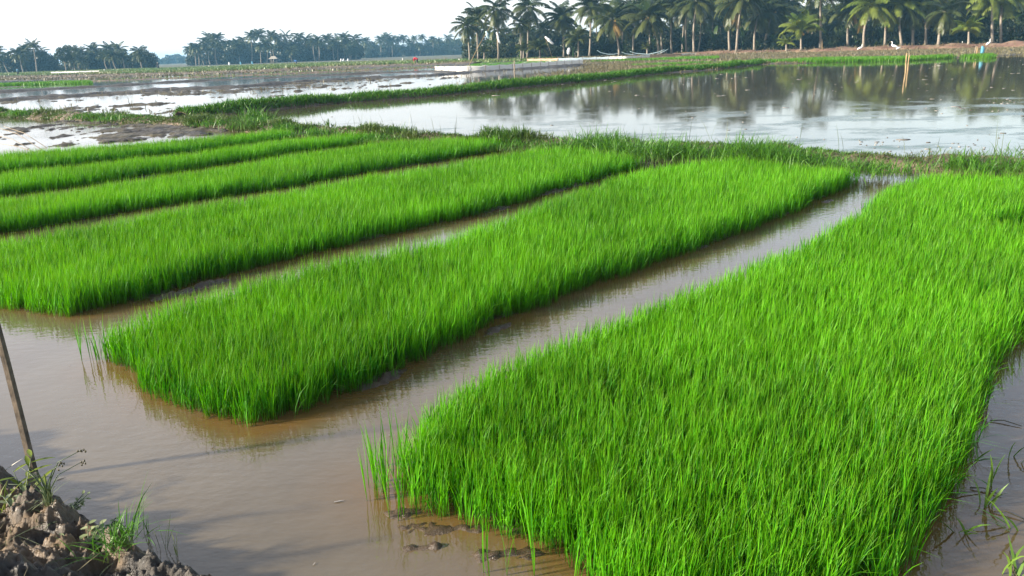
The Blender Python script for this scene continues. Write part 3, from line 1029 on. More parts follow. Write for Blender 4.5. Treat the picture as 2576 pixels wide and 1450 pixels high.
# ------------------------------------------------------------------ palms
def frond_mesh(fronds, nl=32, wl=0.020):
    """fronds: list of (azimuth, start elevation, length, droop, tint); crown radius is about 1"""
    V, Q, T = [], [], []

    def quad_strip(c, wdir, ws, tint):
        b = len(V)
        for p, w in zip(c, ws):
            V.append(p - wdir * w)
            V.append(p + wdir * w)
            T.extend((tint, tint))
        for i in range(len(c) - 1):
            Q.append((b + 2 * i, b + 2 * i + 1, b + 2 * i + 3, b + 2 * i + 2))
    for az, e0, L, droop, tint in fronds:
        ns = 12
        ca, sa = math.cos(az), math.sin(az)
        p = np.zeros(3)
        rach, dirs = [p.copy()], []
        e = e0
        bend_az = random.uniform(-.25, .25)
        for i in range(ns):
            s = (i + 1) / ns
            e = e0 - droop * s ** 1.35
            a2 = az + bend_az * s
            d = np.array([math.cos(e) * math.cos(a2), math.cos(e) * math.sin(a2), math.sin(e)])
            p = p + d * L / ns
            rach.append(p.copy())
            dirs.append(d)
        dirs.append(dirs[-1])
        rach, dirs = np.array(rach), np.array(dirs)
        lat0 = np.array([-sa, ca, 0])
        quad_strip(rach[::2], lat0, np.linspace(.016, .004, len(rach[::2])), min(1, tint + .35))
        quad_strip(rach[::2], np.array([0, 0, 1.0]), np.linspace(.012, .003, len(rach[::2])), min(1, tint + .35))
        tw = random.uniform(-.5, .5)
        for j in range(nl):
            s = 0.14 + 0.86 * (j + random.random()) / nl
            f = s * ns
            i = min(int(f), ns - 1)
            c = rach[i] + (rach[i + 1] - rach[i]) * (f - i)
            d = dirs[i]
            prof = math.sin(math.pi * (0.10 + 0.84 * s)) ** 0.6
            for sd in (-1, 1):
                ll = L * 0.27 * prof * random.uniform(.8, 1.15)
                up = np.cross(d, lat0)
                if up[2] < 0:
                    up = -up
                l = lat0 * sd + up * (0.25 + tw * sd)
                v = l * 0.75 + d * 0.55 + np.array([0, 0, -0.35])
                v /= np.linalg.norm(v)
                m1 = c + v * ll * .5
                v2 = v + np.array([0, 0, -0.9])
                v2 /= np.linalg.norm(v2)
                m2 = m1 + v2 * ll * .5
                quad_strip([c, m1, m2], d, (wl * .6, wl, wl * .15), min(1, max(0, tint + random.uniform(-.15, .15))))
    return np.array(V), np.array(Q), np.array(T)


def crown_proto(kind, seed, nl=30):
    random.seed(seed)
    fr = []
    ga = 2.399963
    n = {'full': 26, 'droopy': 25, 'young': 15, 'ragged': 18}[kind]
    for i in range(n):
        t = i / (n - 1)
        az = i * ga + random.uniform(-.3, .3)
        if kind == 'young':
            e0, dr, L = R(86 - 52 * t + random.uniform(-6, 6)), R(60 + 45 * t), random.uniform(.85, 1.1)
        elif kind == 'droopy':
            e0, dr, L = R(76 - 135 * t ** .9 + random.uniform(-8, 8)), R(75 - 25 * t + random.uniform(-12, 15)), random.uniform(.85, 1.1)
        elif kind == 'ragged':
            e0, dr, L = R(80 - 125 * t + random.uniform(-14, 14)), R(65 + random.uniform(-20, 25)), random.uniform(.75, 1.1)
        else:
            e0, dr, L = R(84 - 112 * t + random.uniform(-8, 8)), R(70 - 10 * t + random.uniform(-12, 15)), random.uniform(.85, 1.08)
        fr.append((az, e0, L, dr, min(1, max(0, .15 + .5 * t + random.uniform(-.2, .25)))))
    V, Q, T = frond_mesh(fr, nl)
    me_o = mesh_np('crown', V, Q, M['palm'], None, {'rnd': T})
    me = me_o.data
    bpy.data.objects.remove(me_o)
    return me


def dry_proto(seed):
    random.seed(seed)
    fr = [(random.uniform(0, 6.28), R(random.uniform(-50, -15)), random.uniform(.7, .95), R(random.uniform(30, 50)), random.random()) for _ in range(3)]
    V, Q, T = frond_mesh(fr, 26)
    o = mesh_np('dry_fronds', V, Q, M['palm_dry'], None, {'rnd': T})
    me = o.data
    bpy.data.objects.remove(o)
    return me


PROTO = {'full': [crown_proto('full', 101), crown_proto('full', 102), crown_proto('full', 103)],
         'droopy': [crown_proto('droopy', 111), crown_proto('droopy', 112)],
         'ragged': [crown_proto('ragged', 121), crown_proto('ragged', 122)],
         'young': [crown_proto('young', 131), crown_proto('young', 132)]}
DRY = [dry_proto(141), dry_proto(142)]
_bright = {}


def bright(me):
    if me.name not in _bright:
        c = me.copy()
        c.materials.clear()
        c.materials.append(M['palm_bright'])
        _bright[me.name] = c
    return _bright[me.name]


_nut = MB()
random.seed(5)
_nut.ball((0, 0, 0), (.034, .034, .042), 7, 5)
_no = _nut.build('coconut', M['coconut'], smooth=True)
NUT = _no.data
bpy.data.objects.remove(_no)


def child(name, me, parent, loc=(0, 0, 0), scale=1.0, rot=(0, 0, 0)):
    o = bpy.data.objects.new(name, me)
    COL.objects.link(o)
    o.parent = parent
    o.location = loc
    o.scale = (scale,) * 3 if not hasattr(scale, '__len__') else scale
    o.rotation_euler = rot
    return o


def palm(base, top, rad, kind='full', var=0, r_tr=0.15, mid=None, label=None, group=None, brt=False, dry=False, nuts=False, name='coconut_palm'):
    """base and top of the trunk in the place; rad = crown radius"""
    e = empty(name, base)
    b, t = Vector(base), Vector(top)
    rel = t - b
    if rel.length > 0.6:
        side = Vector((rel.x, rel.y, 0))
        pts = []
        for i in range(9):
            s = i / 8
            p = Vector((0, 0, rel.z * s)) + side * (s ** 1.0)
            if mid is not None:
                p += Vector((mid, 0, 0)) * math.sin(math.pi * s)
            pts.append(p)
        rad_t = [r_tr * (1.55 if i == 0 else 1.15 - 0.45 * i / 8) for i in range(9)]
        m = MB()
        m.tube(pts, rad_t, 8)
        m.build('trunk', M['trunk'], e, True)
    me = PROTO[kind][var % len(PROTO[kind])]
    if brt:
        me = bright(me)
    rz = random.uniform(0, 6.28)
    child('crown', me, e, rel, rad, (random.uniform(-.12, .12), random.uniform(-.12, .12), rz))
    if dry:
        child('dry_fronds', DRY[var % 2], e, rel, rad, (0, 0, random.uniform(0, 6.28)))
    if nuts:
        for k in range(6):
            a = rz + k * 1.1
            child('coconut', NUT, e, rel + Vector((math.cos(a) * .10, math.sin(a) * .10, -.07 + .03 * (k % 3))) * rad, rad)
    return tag(e, label, 'palm tree', group)


random.seed(21)
# x foot, y foot, x crown, y crown, crown radius (photograph units), kind, sideways belly of the trunk, options, label
NEAR = [
    (1182, 148, 1176, 66, 34, 'droopy', 0, '', 'drooping palm at the left end of the near grove, lowest crown there'),
    (1203, 149, 1198, 44, 33, 'full', 0, '', 'slim palm second from the left end of the near grove'),
    (1254, 146.5, 1251, 24, 38, 'droopy', 0, '', 'tall palm with the long narrow white bag hanging before its trunk'),
    (1312, 146, 1308, 60, 26, 'ragged', 0, 'd', 'thin palm with hanging dead fronds just left of the tallest left-hand palm'),
    (1327, 144.5, 1330, 20, 42, 'droopy', 0, '', 'tall palm with a dense hanging crown, just right of the thin palm with dead fronds'),
    (1419, 140, 1415, 46, 42, 'full', 0, 'd', 'palm with spiky upright top fronds and bare sky on its left'),
    (1483, 138, 1485, 18, 44, 'full', .1, '', 'tall slim palm between the hanging white bags and the left end of the swagged nets'),
    (1558, 135, 1541, 52, 50, 'full', .2, 'dn', 'leaning palm with yellowish low fronds and an orange dead frond'),
    (1593, 134, 1597, 34, 42, 'full', -.1, '', 'straight palm behind the left swagged net'),
    (1656, 130, 1632, 46, 52, 'full', .5, 'n', 'palm with a trunk curving left at mid height beside the right swagged net'),
    (1665, 128, 1654, 36, 40, 'ragged', .2, '', 'thin curved palm just behind the palm at the right swagged net'),
    (1690, 133, 1697, 12, 45, 'full', -.35, '', 'palm with pale trunk bowed at the foot, at the right end of the nets'),
    (1727, 131, 1727, 10, 48, 'full', -.15, '', 'straight reddish trunked palm above the end of the patched fence'),
    (1746, 129, 1754, 6, 46, 'full', -.3, '', 'pale trunked palm leaning right, beside the reddish trunked one'),
    (1836, 124, 1842, 12, 50, 'ragged', -.3, 'dd', 'palm with long golden dead fronds hanging to mid trunk'),
    (1853, 123, 1869, -4, 52, 'full', -.2, '', 'thick pale trunked palm leaning right, next to the golden dead fronds'),
    (1898, 123, 1910, 34, 46, 'full', -.3, 'n', 'bowed palm left of the low bright palm, foot in long grass'),
    (1922, 123, 1944, 30, 52, 'full', -.2, 'n', 'palm leaning right close to the low bright palm'),
    (2064, 124, 2064, -22, 46, 'full', 0, '', 'straight palm rising right behind the low bright palm, crown out of frame'),
    (2133, 119, 2142, 20, 46, 'full', -.25, 'd', 'palm with brownish crown standing left of the two steeply leaning palms'),
    (2173, 118, 2198, 12, 58, 'full', -.5, 'bd', 'steeply leaning palm with a yellow-green crown over the egret on the left'),
    (2226, 119, 2240, -8, 52, 'full', -.2, 'b', 'leaning palm behind the pair of egrets'),
    (2268, 121, 2262, 8, 56, 'full', -.15, 'b', 'stout palm with bright hanging fronds beside the pair of egrets'),
    (2297, 112, 2306, 8, 48, 'droopy', -.2, '', 'slender palm leaning right of the stout palm by the egrets'),
    (2329, 113, 2344, -6, 50, 'full', -.3, '', 'palm with a mottled trunk, over the middle of the red earth bank'),
    (2361, 111, 2378, 30, 42, 'droopy', -.2, '', 'leaning palm with a dark hanging crown over the red earth bank'),
    (2496, 112, 2497, -14, 56, 'full', -.05, 'b', 'straight thick palm, second from the right edge of the grove'),
    (2519, 108, 2525, -16, 56, 'full', -.2, 'b', 'straight thick palm, rightmost trunk of the grove'),
]
for i, (bx, by, tx, ty, rr, kd, belly, op, lab) in enumerate(NEAR):
    zb = 0.30 if bx < 2030 else 0.50
    Yb = 150 - (bx - 1180) / 1340 * 48
    Yb *= random.uniform(.97, 1.05)
    d = _ray(bx, by)
    base = (d[0] * Yb / d[1], Yb, zb)
    top = at_y(tx, ty, Yb + random.uniform(-1, 1))
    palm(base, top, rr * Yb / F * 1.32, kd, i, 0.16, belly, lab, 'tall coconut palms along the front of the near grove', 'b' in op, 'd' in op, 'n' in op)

# low young palms in front
g = 'low young palms along the front of the near grove'
for i, (bx, by, cy, rr, br, lab) in enumerate([
        (1218, 148, 132, 20, 0, 'low young palm at the foot of the slim palm, near the grove\'s left end'),
        (1317, 145, 128, 22, 0, 'low young palm between two tall trunks left of the middle bag'),
        (1358, 143, 126, 34, 0, 'spreading young palm with orange stalks, below the slanting white bag'),
        (1455, 138, 104, 36, 0, 'young palm with bunched pale stems right of the lowest white bag'),
        (2015, 131, 82, 56, 1, 'broad bright yellow-green palm, lowest and brightest crown of the grove'),
        (1978, 130, 112, 24, 1, 'small bright palm shoot at the left foot of the broad bright palm'),
        (2437, 109, 80, 40, 1, 'short green palm with one thin stem, left of the two rightmost trunks'),
        (1628, 134, 122, 16, 0, 'small young palm under the right swagged net')]):
    Yb = (150 - (bx - 1180) / 1340 * 48) * .97
    d = _ray(bx, by)
    palm((d[0] * Yb / d[1], Yb, .3 if bx < 2030 else .5), at_y(bx, cy, Yb), rr * Yb / F * 1.15, 'young', i, .14, 0, lab, g, bool(br), False, bx == 2015)

# ------------------------------------------------------------------ shrubs, bananas, broad trees
def leaf_cloud(n, blobs, size, seed, mat, name='foliage'):
    rg = np.random.default_rng(seed)
    B = np.array(blobs, float)          # x y z rx ry rz
    w = (B[:, 3] * B[:, 4] * B[:, 5]) ** (2 / 3)
    idx = rg.choice(len(B), n, p=w / w.sum())
    u = rg.normal(0, 1, (n, 3))
    u /= np.linalg.norm(u, axis=1, keepdims=True)
    r = (0.55 + 0.5 * rg.random(n) ** .6)[:, None]
    lump = (0.82 + 0.36 * rg.random((len(B), 14)))[idx, rg.integers(0, 14, n)][:, None]
    C = B[idx, :3] + u * r * B[idx, 3:] * np.minimum(lump, 1.12)
    C[:, 2] = np.maximum(C[:, 2], 0.05)
    a = rg.normal(0, 1, (n, 3)) + u * .4
    a[:, 2] -= 0.35
    a /= np.linalg.norm(a, axis=1, keepdims=True)
    b = np.cross(a, rg.normal(0, 1, (n, 3)))
    b /= np.linalg.norm(b, axis=1, keepdims=True)
    s = size * rg.uniform(.6, 1.3, (n, 1))
    V = np.stack([C - a * s, C + b * s * .45, C + a * s, C - b * s * .45], 1).reshape(-1, 3)
    Q = np.arange(4 * n).reshape(n, 4)
    t = np.repeat(rg.random(n), 4)
    o = mesh_np(name, V, Q, mat, None, {'rnd': t})
    me = o.data
    bpy.data.objects.remove(o)
    return me


def stems_mesh(n, h, spread, seed, r=0.05):
    random.seed(seed)
    m = MB()
    for _ in range(n):
        a = random.uniform(0, 6.28)
        p = [(0.15 * math.cos(a), 0.15 * math.sin(a), 0)]
        for k in range(1, 5):
            p.append((math.cos(a) * spread * k / 4 + random.gauss(0, .1), math.sin(a) * spread * k / 4 + random.gauss(0, .1), h * k / 4))
        m.tube(p, [r, r * .8, r * .6, r * .4, r * .2], 5)
    o = m.build('stems', M['bark'], smooth=True)
    me = o.data
    bpy.data.objects.remove(o)
    return me


def blobs_for(seed, n, w, h, z0):
    rr = random.Random(seed)
    return [(rr.uniform(-w, w) * .6, rr.uniform(-w, w) * .6, z0 + rr.uniform(.1, .75) * h, w * rr.uniform(.35, .6), w * rr.uniform(.35, .6), h * rr.uniform(.2, .36)) for _ in range(n)]


SHRUB = [(leaf_cloud(1900, blobs_for(s, 9, 1.7, 2.6, .2), .17, s, M['shrub']), stems_mesh(6, 2.0, .9, s)) for s in (201, 202, 203)]
TREE = [(leaf_cloud(4200, blobs_for(s, 15, 2.6, 4.6, 2.2), .19, s, M['broad']), stems_mesh(5, 5.2, 1.5, s, .13)) for s in (211, 212)]


def banana_mesh(seed):
    random.seed(seed)
    V, Q, T = [], [], []
    for i in range(9):
        az, e = i * 2.4 + random.uniform(-.4, .4), R(random.uniform(58, 84))
        L, dr, w = random.uniform(1.6, 2.3), R(random.uniform(50, 110)), random.uniform(.22, .32)
        p = np.array([0, 0, 1.2 + random.uniform(-.2, .3)])
        lat = np.array([-math.sin(az), math.cos(az), 0])
        b = len(V)
        tt = random.random()
        for k in range(9):
            s = k / 8
            ee = e - dr * s ** 1.5
            ww = w * math.sin(math.pi * min(.98, .08 + .9 * s)) ** .6
            for sd in (-1, 0, 1):
                V.append(p + lat * ww * sd + np.array([0, 0, .08 * abs(sd) - .02]))
                T.append(tt)
            p = p + np.array([math.cos(ee) * math.cos(az), math.cos(ee) * math.sin(az), math.sin(ee)]) * L / 8
        for k in range(8):
            for j in (0, 1):
                q = b + 3 * k + j
                Q.append((q, q + 1, q + 4, q + 3))
    o = mesh_np('leaves', V, Q, M['banana'], None, {'rnd': T})
    me = o.data
    bpy.data.objects.remove(o)
    m = MB()
    m.tube([(0, 0, 0), (0, 0, .7), (.02, 0, 1.4)], [.13, .11, .07], 8)
    o = m.build('stem', M['weed'], smooth=True)
    st = o.data
    bpy.data.objects.remove(o)
    return me, st


BAN = [banana_mesh(221), banana_mesh(222)]


def plant(name, pair, names, loc, sc, label, cat, group):
    e = empty(name, loc, random.uniform(0, 6.28))
    s = (sc * random.uniform(.9, 1.1), sc * random.uniform(.9, 1.1), sc * random.uniform(.88, 1.12))
    child(names[0], pair[0], e, (0, 0, 0), s)
    child(names[1], pair[1], e, (0, 0, 0), s)
    return tag(e, label, cat, group)


random.seed(33)
front = lambda x: 150 - (x - 1180) / 1340 * 48


def px_to_ground(x, Y):
    d = _ray(x, 130)
    return d[0] * Y / d[1]


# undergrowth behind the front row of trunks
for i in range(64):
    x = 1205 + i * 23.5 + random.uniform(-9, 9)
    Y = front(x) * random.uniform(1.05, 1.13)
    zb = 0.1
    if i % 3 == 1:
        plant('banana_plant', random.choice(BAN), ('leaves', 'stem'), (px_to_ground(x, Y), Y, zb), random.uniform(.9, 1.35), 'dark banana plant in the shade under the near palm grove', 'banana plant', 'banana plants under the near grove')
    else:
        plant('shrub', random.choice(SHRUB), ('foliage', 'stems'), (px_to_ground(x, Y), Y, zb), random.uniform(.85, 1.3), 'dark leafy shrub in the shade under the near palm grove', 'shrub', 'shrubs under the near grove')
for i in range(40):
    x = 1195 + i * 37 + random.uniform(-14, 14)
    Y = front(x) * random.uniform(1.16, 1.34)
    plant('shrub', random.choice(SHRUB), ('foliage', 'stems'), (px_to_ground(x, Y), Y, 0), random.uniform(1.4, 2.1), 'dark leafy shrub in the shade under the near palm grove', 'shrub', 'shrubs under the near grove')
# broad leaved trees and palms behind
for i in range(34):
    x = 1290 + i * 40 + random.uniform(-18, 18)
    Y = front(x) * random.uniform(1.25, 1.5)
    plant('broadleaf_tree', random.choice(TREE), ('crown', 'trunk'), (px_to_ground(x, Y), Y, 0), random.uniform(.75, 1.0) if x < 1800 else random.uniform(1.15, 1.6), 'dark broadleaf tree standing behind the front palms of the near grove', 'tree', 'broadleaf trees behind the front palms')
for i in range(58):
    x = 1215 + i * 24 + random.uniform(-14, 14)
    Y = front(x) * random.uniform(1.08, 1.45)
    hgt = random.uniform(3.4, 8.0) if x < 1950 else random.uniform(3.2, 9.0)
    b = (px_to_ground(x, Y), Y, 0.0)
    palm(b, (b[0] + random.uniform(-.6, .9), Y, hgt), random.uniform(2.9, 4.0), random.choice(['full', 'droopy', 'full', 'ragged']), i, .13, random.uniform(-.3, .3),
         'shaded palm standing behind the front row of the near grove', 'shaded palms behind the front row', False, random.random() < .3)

# ------------------------------------------------------------------ far tree lines
random.seed(44)


def far_palm(x, ytop, Y, rr, kind, label, group, zb=-.05, var=None):
    b = (px_to_ground(x, Y), Y, zb)
    t = at_y(x + random.uniform(-2, 2), ytop, Y)
    palm(b, t, 1.4 * rr * Y / F, kind, random.randint(0, 3) if var is None else var, .17, random.uniform(-.5, .5), label, group)


# centre tree line, x position and crown height read off the photograph
g = 'palms of the far tree line in the centre'
CEN = [(478, 128, 14), (497, 124, 15), (515, 108, 17), (528, 96, 17), (548, 98, 16), (566, 112, 14), (585, 112, 14), (607, 103, 14), (630, 92, 15), (651, 89, 17), (680, 92, 15), (697, 95, 16),
       (720, 94, 16), (749, 94, 16), (772, 99, 15), (800, 104, 15), (823, 102, 17), (848, 104, 15), (866, 98, 16), (893, 100, 17), (740, 112, 15), (668, 112, 15), (538, 118, 15), (600, 120, 14), (815, 118, 14), (880, 116, 15)]
for i, (x, y, rr) in enumerate(CEN):
    far_palm(x, y, random.uniform(335, 365), rr, random.choice(['full', 'full', 'droopy', 'ragged']), 'hazy palm of the far tree line left of centre', g)
for i in range(30):
    x = 484 + i * 14 + random.uniform(-5, 5)
    far_palm(x, random.uniform(112, 130), random.uniform(335, 375), random.uniform(12, 15), random.choice(['full', 'droopy', 'young']), 'hazy palm of the far tree line left of centre', g)
for i in range(34):
    x = 478 + i * 12.6 + random.uniform(-4, 4)
    Y = random.uniform(340, 372)
    plant('shrub', random.choice(SHRUB), ('foliage', 'stems'), (px_to_ground(x, Y), Y, -.1), random.uniform(2.2, 3.3) if 525 < x < 650 or 690 < x < 900 else random.uniform(1.6, 2.3), 'hazy shrub below the palms of the far tree line left of centre', 'shrub', 'shrubs of the far centre tree line')
for x, sc in ((560, 1.25), (590, 1.2), (622, 1.3), (645, 1.1), (735, 1.35), (770, 1.2), (880, 1.2), (905, 1.0)):
    Y = random.uniform(345, 370)
    plant('broadleaf_tree', random.choice(TREE), ('crown', 'trunk'), (px_to_ground(x, Y), Y, -.1), sc, 'hazy broad tree among the palms of the far tree line left of centre', 'tree', 'broad trees of the far centre tree line')
# blue tree line farther off, between the centre and the near grove
g = 'bluish palms of the farthest tree line'
for x, y, rr in ((918, 106, 13), (941, 112, 12), (957, 102, 13), (972, 96, 14), (987, 104, 13), (1003, 97, 10), (1016, 95, 10), (1043, 98, 9), (1060, 95, 9), (1088, 100, 9), (1102, 104, 9), (1128, 96, 11), (1150, 106, 10), (1030, 108, 10), (1075, 108, 10)):
    far_palm(x, y, random.uniform(455, 480), rr, random.choice(['full', 'droopy']), 'bluish palm in the farthest tree line, left of the near grove', g)
for i in range(16):
    far_palm(915 + i * 16 + random.uniform(-5, 5), random.uniform(108, 120), random.uniform(455, 490), random.uniform(9, 11), random.choice(['full', 'droopy']), 'bluish palm in the farthest tree line, left of the near grove', g)
for i in range(24):
    x = 915 + i * 12 + random.uniform(-4, 4)
    Y = random.uniform(465, 500)
    plant('broadleaf_tree', random.choice(TREE), ('crown', 'trunk'), (px_to_ground(x, Y), Y, -.1), random.uniform(.85, 1.15) * (1.35 if x > 1100 else 1), 'bluish broad tree in the farthest tree line, left of the near grove', 'tree', 'broad trees of the farthest tree line')
for i in range(22):
    x = 910 + i * 13.5 + random.uniform(-4, 4)
    Y = random.uniform(455, 470)
    plant('shrub', random.choice(SHRUB), ('foliage', 'stems'), (px_to_ground(x, Y), Y, -.1), random.uniform(1.8, 2.7), 'bluish shrub at the foot of the farthest tree line', 'shrub', 'shrubs of the farthest tree line')
# left groups
g = 'palms of the two clumps at the far left'
for x, y, rr in ((-6, 138, 20), (20, 142, 17), (48, 138, 18), (62, 128, 17), (82, 121, 18), (100, 132, 18), (112, 146, 15), (180, 132, 17), (197, 134, 17), (215, 140, 16), (236, 128, 20), (272, 127, 18), (296, 130, 20), (285, 142, 18), (350, 132, 19), (362, 148, 14), (330, 148, 14), (40, 152, 16)):
    far_palm(x, y, random.uniform(250, 285), rr, random.choice(['full', 'young', 'droopy']), 'hazy palm in the low clumps at the far left', g)
for x, y in ((-20, 150), (10, 158), (30, 155), (58, 150), (75, 142), (92, 145), (108, 152), (122, 160), (172, 152), (190, 150), (206, 155), (226, 146), (248, 142), (262, 148), (284, 150), (306, 146), (318, 152), (340, 158), (366, 158)):
    far_palm(x, y, random.uniform(255, 285), 16, random.choice(['full', 'young', 'droopy']), 'hazy palm in the low clumps at the far left', g)
for x in (-20, 0, 18, 36, 55, 72, 90, 108, 122, 172, 186, 202, 220, 238, 256, 275, 292, 308, 326, 344, 360, 372):
    Y = random.uniform(262, 285)
    plant('shrub', random.choice(SHRUB), ('foliage', 'stems'), (px_to_ground(x, Y), Y, -.1), random.uniform(1.7, 2.5), 'hazy shrub below the palms in the low clumps at the far left', 'shrub', 'shrubs of the far left clumps')
d = px_to_ground(157, 240)
e = empty('broadleaf_tree', (d, 240, -.05))
m = MB()
m.tube([(0, 0, 0), (.1, 0, 1.4), (.0, 0, 2.6), (-.5, 0, 4.2), (-.8, 0, 5.6)], [.22, .18, .15, .10, .05], 7)
m.tube([(0, 0, 2.4), (.6, 0, 3.6), (1.0, 0, 5.2)], [.13, .09, .04], 6)
m.build('trunk', M['bark'], e, True)
child('crown', leaf_cloud(3200, [(-1.2, 0, 4.6, 1.3, 1.2, 1.0), (-.7, 0, 6.0, 1.0, 1.0, .9), (.9, 0, 5.0, 1.2, 1.2, 1.1), (1.0, .2, 6.6, .8, .8, .9), (.3, 0, 3.7, 1.2, 1.1, .7), (1.7, 0, 4.2, .8, .8, .7)], .2, 77, M['broad'], 'crown'), e)
tag(e, 'lone broadleaf tree with a forked leafy crown between the two far left palm clumps', 'tree')
for i in range(16):
    x = 372 + i * 8 + random.uniform(-3, 3)
    Y = random.uniform(640, 760)
    plant('shrub', random.choice(SHRUB), ('foliage', 'stems'), (px_to_ground(x, Y), Y, -.1), random.uniform(1.6, 2.6) * (1.5 if 425 < x < 455 else 1), 'pale hazy tree on the horizon in the gap between the tree lines', 'tree', 'pale trees on the horizon')
for i in range(30):
    x = -60 + i * 42 + random.uniform(-9, 9)
    Y = random.uniform(900, 1100)
    plant('broadleaf_tree', random.choice(TREE), ('crown', 'trunk'), (px_to_ground(x, Y), Y, -.1), random.uniform(.9, 1.5), 'pale hazy tree on the horizon in the gap between the tree lines', 'tree', 'pale trees on the horizon')

# ------------------------------------------------------------------ red earth bank and grove floor
bank_line = [tuple(at_y(x, 128, front(x) * .99)[:2]) for x in (1700, 1850, 2000, 2150, 2300, 2450, 2600, 2760)]
rb, rbi = ridge('red_earth_bank', bank_line, 7.0, 0.50, M['red_soil'], .35, 18, .55, 81, .5, .3)
gf = [tuple(at_y(x, 130, front(x) * 1.0)[:2]) for x in (1170, 1400, 1700, 2000, 2300, 2700)] + [tuple(at_y(x, 130, front(x) * 1.5)[:2]) for x in (2700, 2300, 2000, 1700, 1400, 1190)]
sheet('grove_floor', gf, 0.09, M['grove_floor'])
gp = on_ridge(rbi, 3, keep=lambda x, y: np.where(x < 60, .9, .15))
n = len(gp)
tag(blades('bank_grass', gp, rng.uniform(.15, .6, n), .07, rng.uniform(0, 6.28, n), .4, .3, M['straw'], 2), 'dry grass on the red earth bank under the palms', 'grass', kind='stuff')

# ------------------------------------------------------------------ plastic fences
def fence(name, pts, h, z, mats, label, every=1.6, group=None):
    """wrinkled plastic sheet hung between thin stakes"""
    pts = [np.array(p) for p in pts]
    P, s = [], []
    x, y, s = resample(pts, 0.4)
    e = empty(name, (x[0], y[0], z))
    n = len(x)
    rows = 5
    seg = max(1, int(every / 0.4))
    # panels of one material each are parts
    start = 0
    pi = 0
    while start < n - 1:
        end = min(start + seg * (4 if len(mats) > 1 else 400), n - 1)
        xs, ys = x[start:end + 1], y[start:end + 1]
        V, Q, T = [], [], []
        for i in range(len(xs)):
            ph = ((start + i) % seg) / seg
            sag = .07 * math.sin(math.pi * ph) * random.uniform(.4, 1.3)
            for sd in (0, 1):
                for k in range(rows):
                    zz = k / (rows - 1)
                    off = .05 * math.sin(start * .7 + i * 1.9 + zz * 4) + (.012 if sd else 0)
                    V.append((xs[i] - x[0] + off * .3, ys[i] - y[0] + off - sd * .02, zz * (h - sag)))
                    T.append(.5)
        m2 = rows * 2
        for i in range(len(xs) - 1):
            for k in range(rows - 1):
                a = i * m2 + k
                Q.append((a, a + m2, a + m2 + 1, a + 1))
                a += rows
                Q.append((a, a + 1, a + m2 + 1, a + m2))
            a = i * m2 + rows - 1
            Q.append((a, a + m2, a + m2 + rows, a + rows))
        mesh_np('sheet', V, Q, M[mats[pi % len(mats)]], e, {'rnd': T})
        pi += 1
        start = end
    for i in range(0, n, seg):
        m = MB()
        m.tube([(x[i] - x[0], y[i] - y[0] - .06, -.1), (x[i] - x[0] + random.uniform(-.03, .03), y[i] - y[0] - .06, h + random.uniform(.02, .14))], .022, 5)
        m.build('stake', M['stake'], e)
    return tag(e, label, 'fence', group)


random.seed(9)
fence('plastic_fence', line([(1094, 180.5), (1154, 181.5), (1223, 179), (1295, 175), (1396, 167.6), (1466, 162.4)]), .50, .04, ['white_sheet'], 'long low white plastic sheet fence around bright green seedlings, left of the big pond')
fence('plastic_fence', line([(1208, 168), (1300, 163.5), (1380, 160.5), (1466, 160)]), .30, .02, ['white_sheet'], 'thin white back fence of the green seedling enclosure')
fence('plastic_fence', line([(1326, 155), (1383, 154.5), (1446, 153), (1498, 151.5), (1578, 149.5), (1644, 145.8), (1773, 138.5)]), .38, .04, ['peach_sheet', 'blue_sheet', 'white_sheet', 'peach_sheet', 'white_sheet', 'blue_sheet', 'white_sheet'],
      'long patched fence of peach, bluish and white plastic in front of the palm grove', 2.0)
fence('plastic_fence', line([(129, 187.5), (190, 186), (250, 184)]), .55, 0.0, ['white_sheet'], 'white plastic sheet fence in the far field at the left, before the palm clumps', 3.0)


# ------------------------------------------------------------------ nets hung in swags between the palms
def swag(pts, Y, r, label):
    m = MB()
    P = [at_y(x, y, Y) for x, y in pts]
    s = np.linspace(0, len(P) - 1, 22)
    A = np.array(P)
    Q = np.stack([np.interp(s, range(len(P)), A[:, k]) for k in range(3)], 1)
    m.tube(Q, [r * .55 * (0.4 + 0.6 * math.sin(math.pi * min(1, max(0, i / 21)))) for i in range(22)], 6)
    o = m.build('hanging_net', M['net'], None, True)
    org = Vector(Q[0])
    o.data.transform(Matrix.Translation(-org))
    o.location = org
    return tag(o, label, 'net', 'pale nets slung between the palms')


swag([(1502, 127), (1512, 133), (1530, 137), (1545, 137), (1556, 134)], 128, .10, 'pale net sagging left of the leaning palm with the orange dead frond')
swag([(1563, 131), (1575, 136), (1590, 138), (1600, 139)], 128, .09, 'short pale net sagging just right of the leaning palm with the orange dead frond')
swag([(1585, 130), (1600, 135), (1630, 137.5), (1655, 132), (1672, 125)], 126, .13, 'longest pale net sagging across the foot of the curved palm')
swag([(1655, 136), (1668, 131), (1682, 123)], 125, .08, 'short pale net rising to the right end of the slung nets')

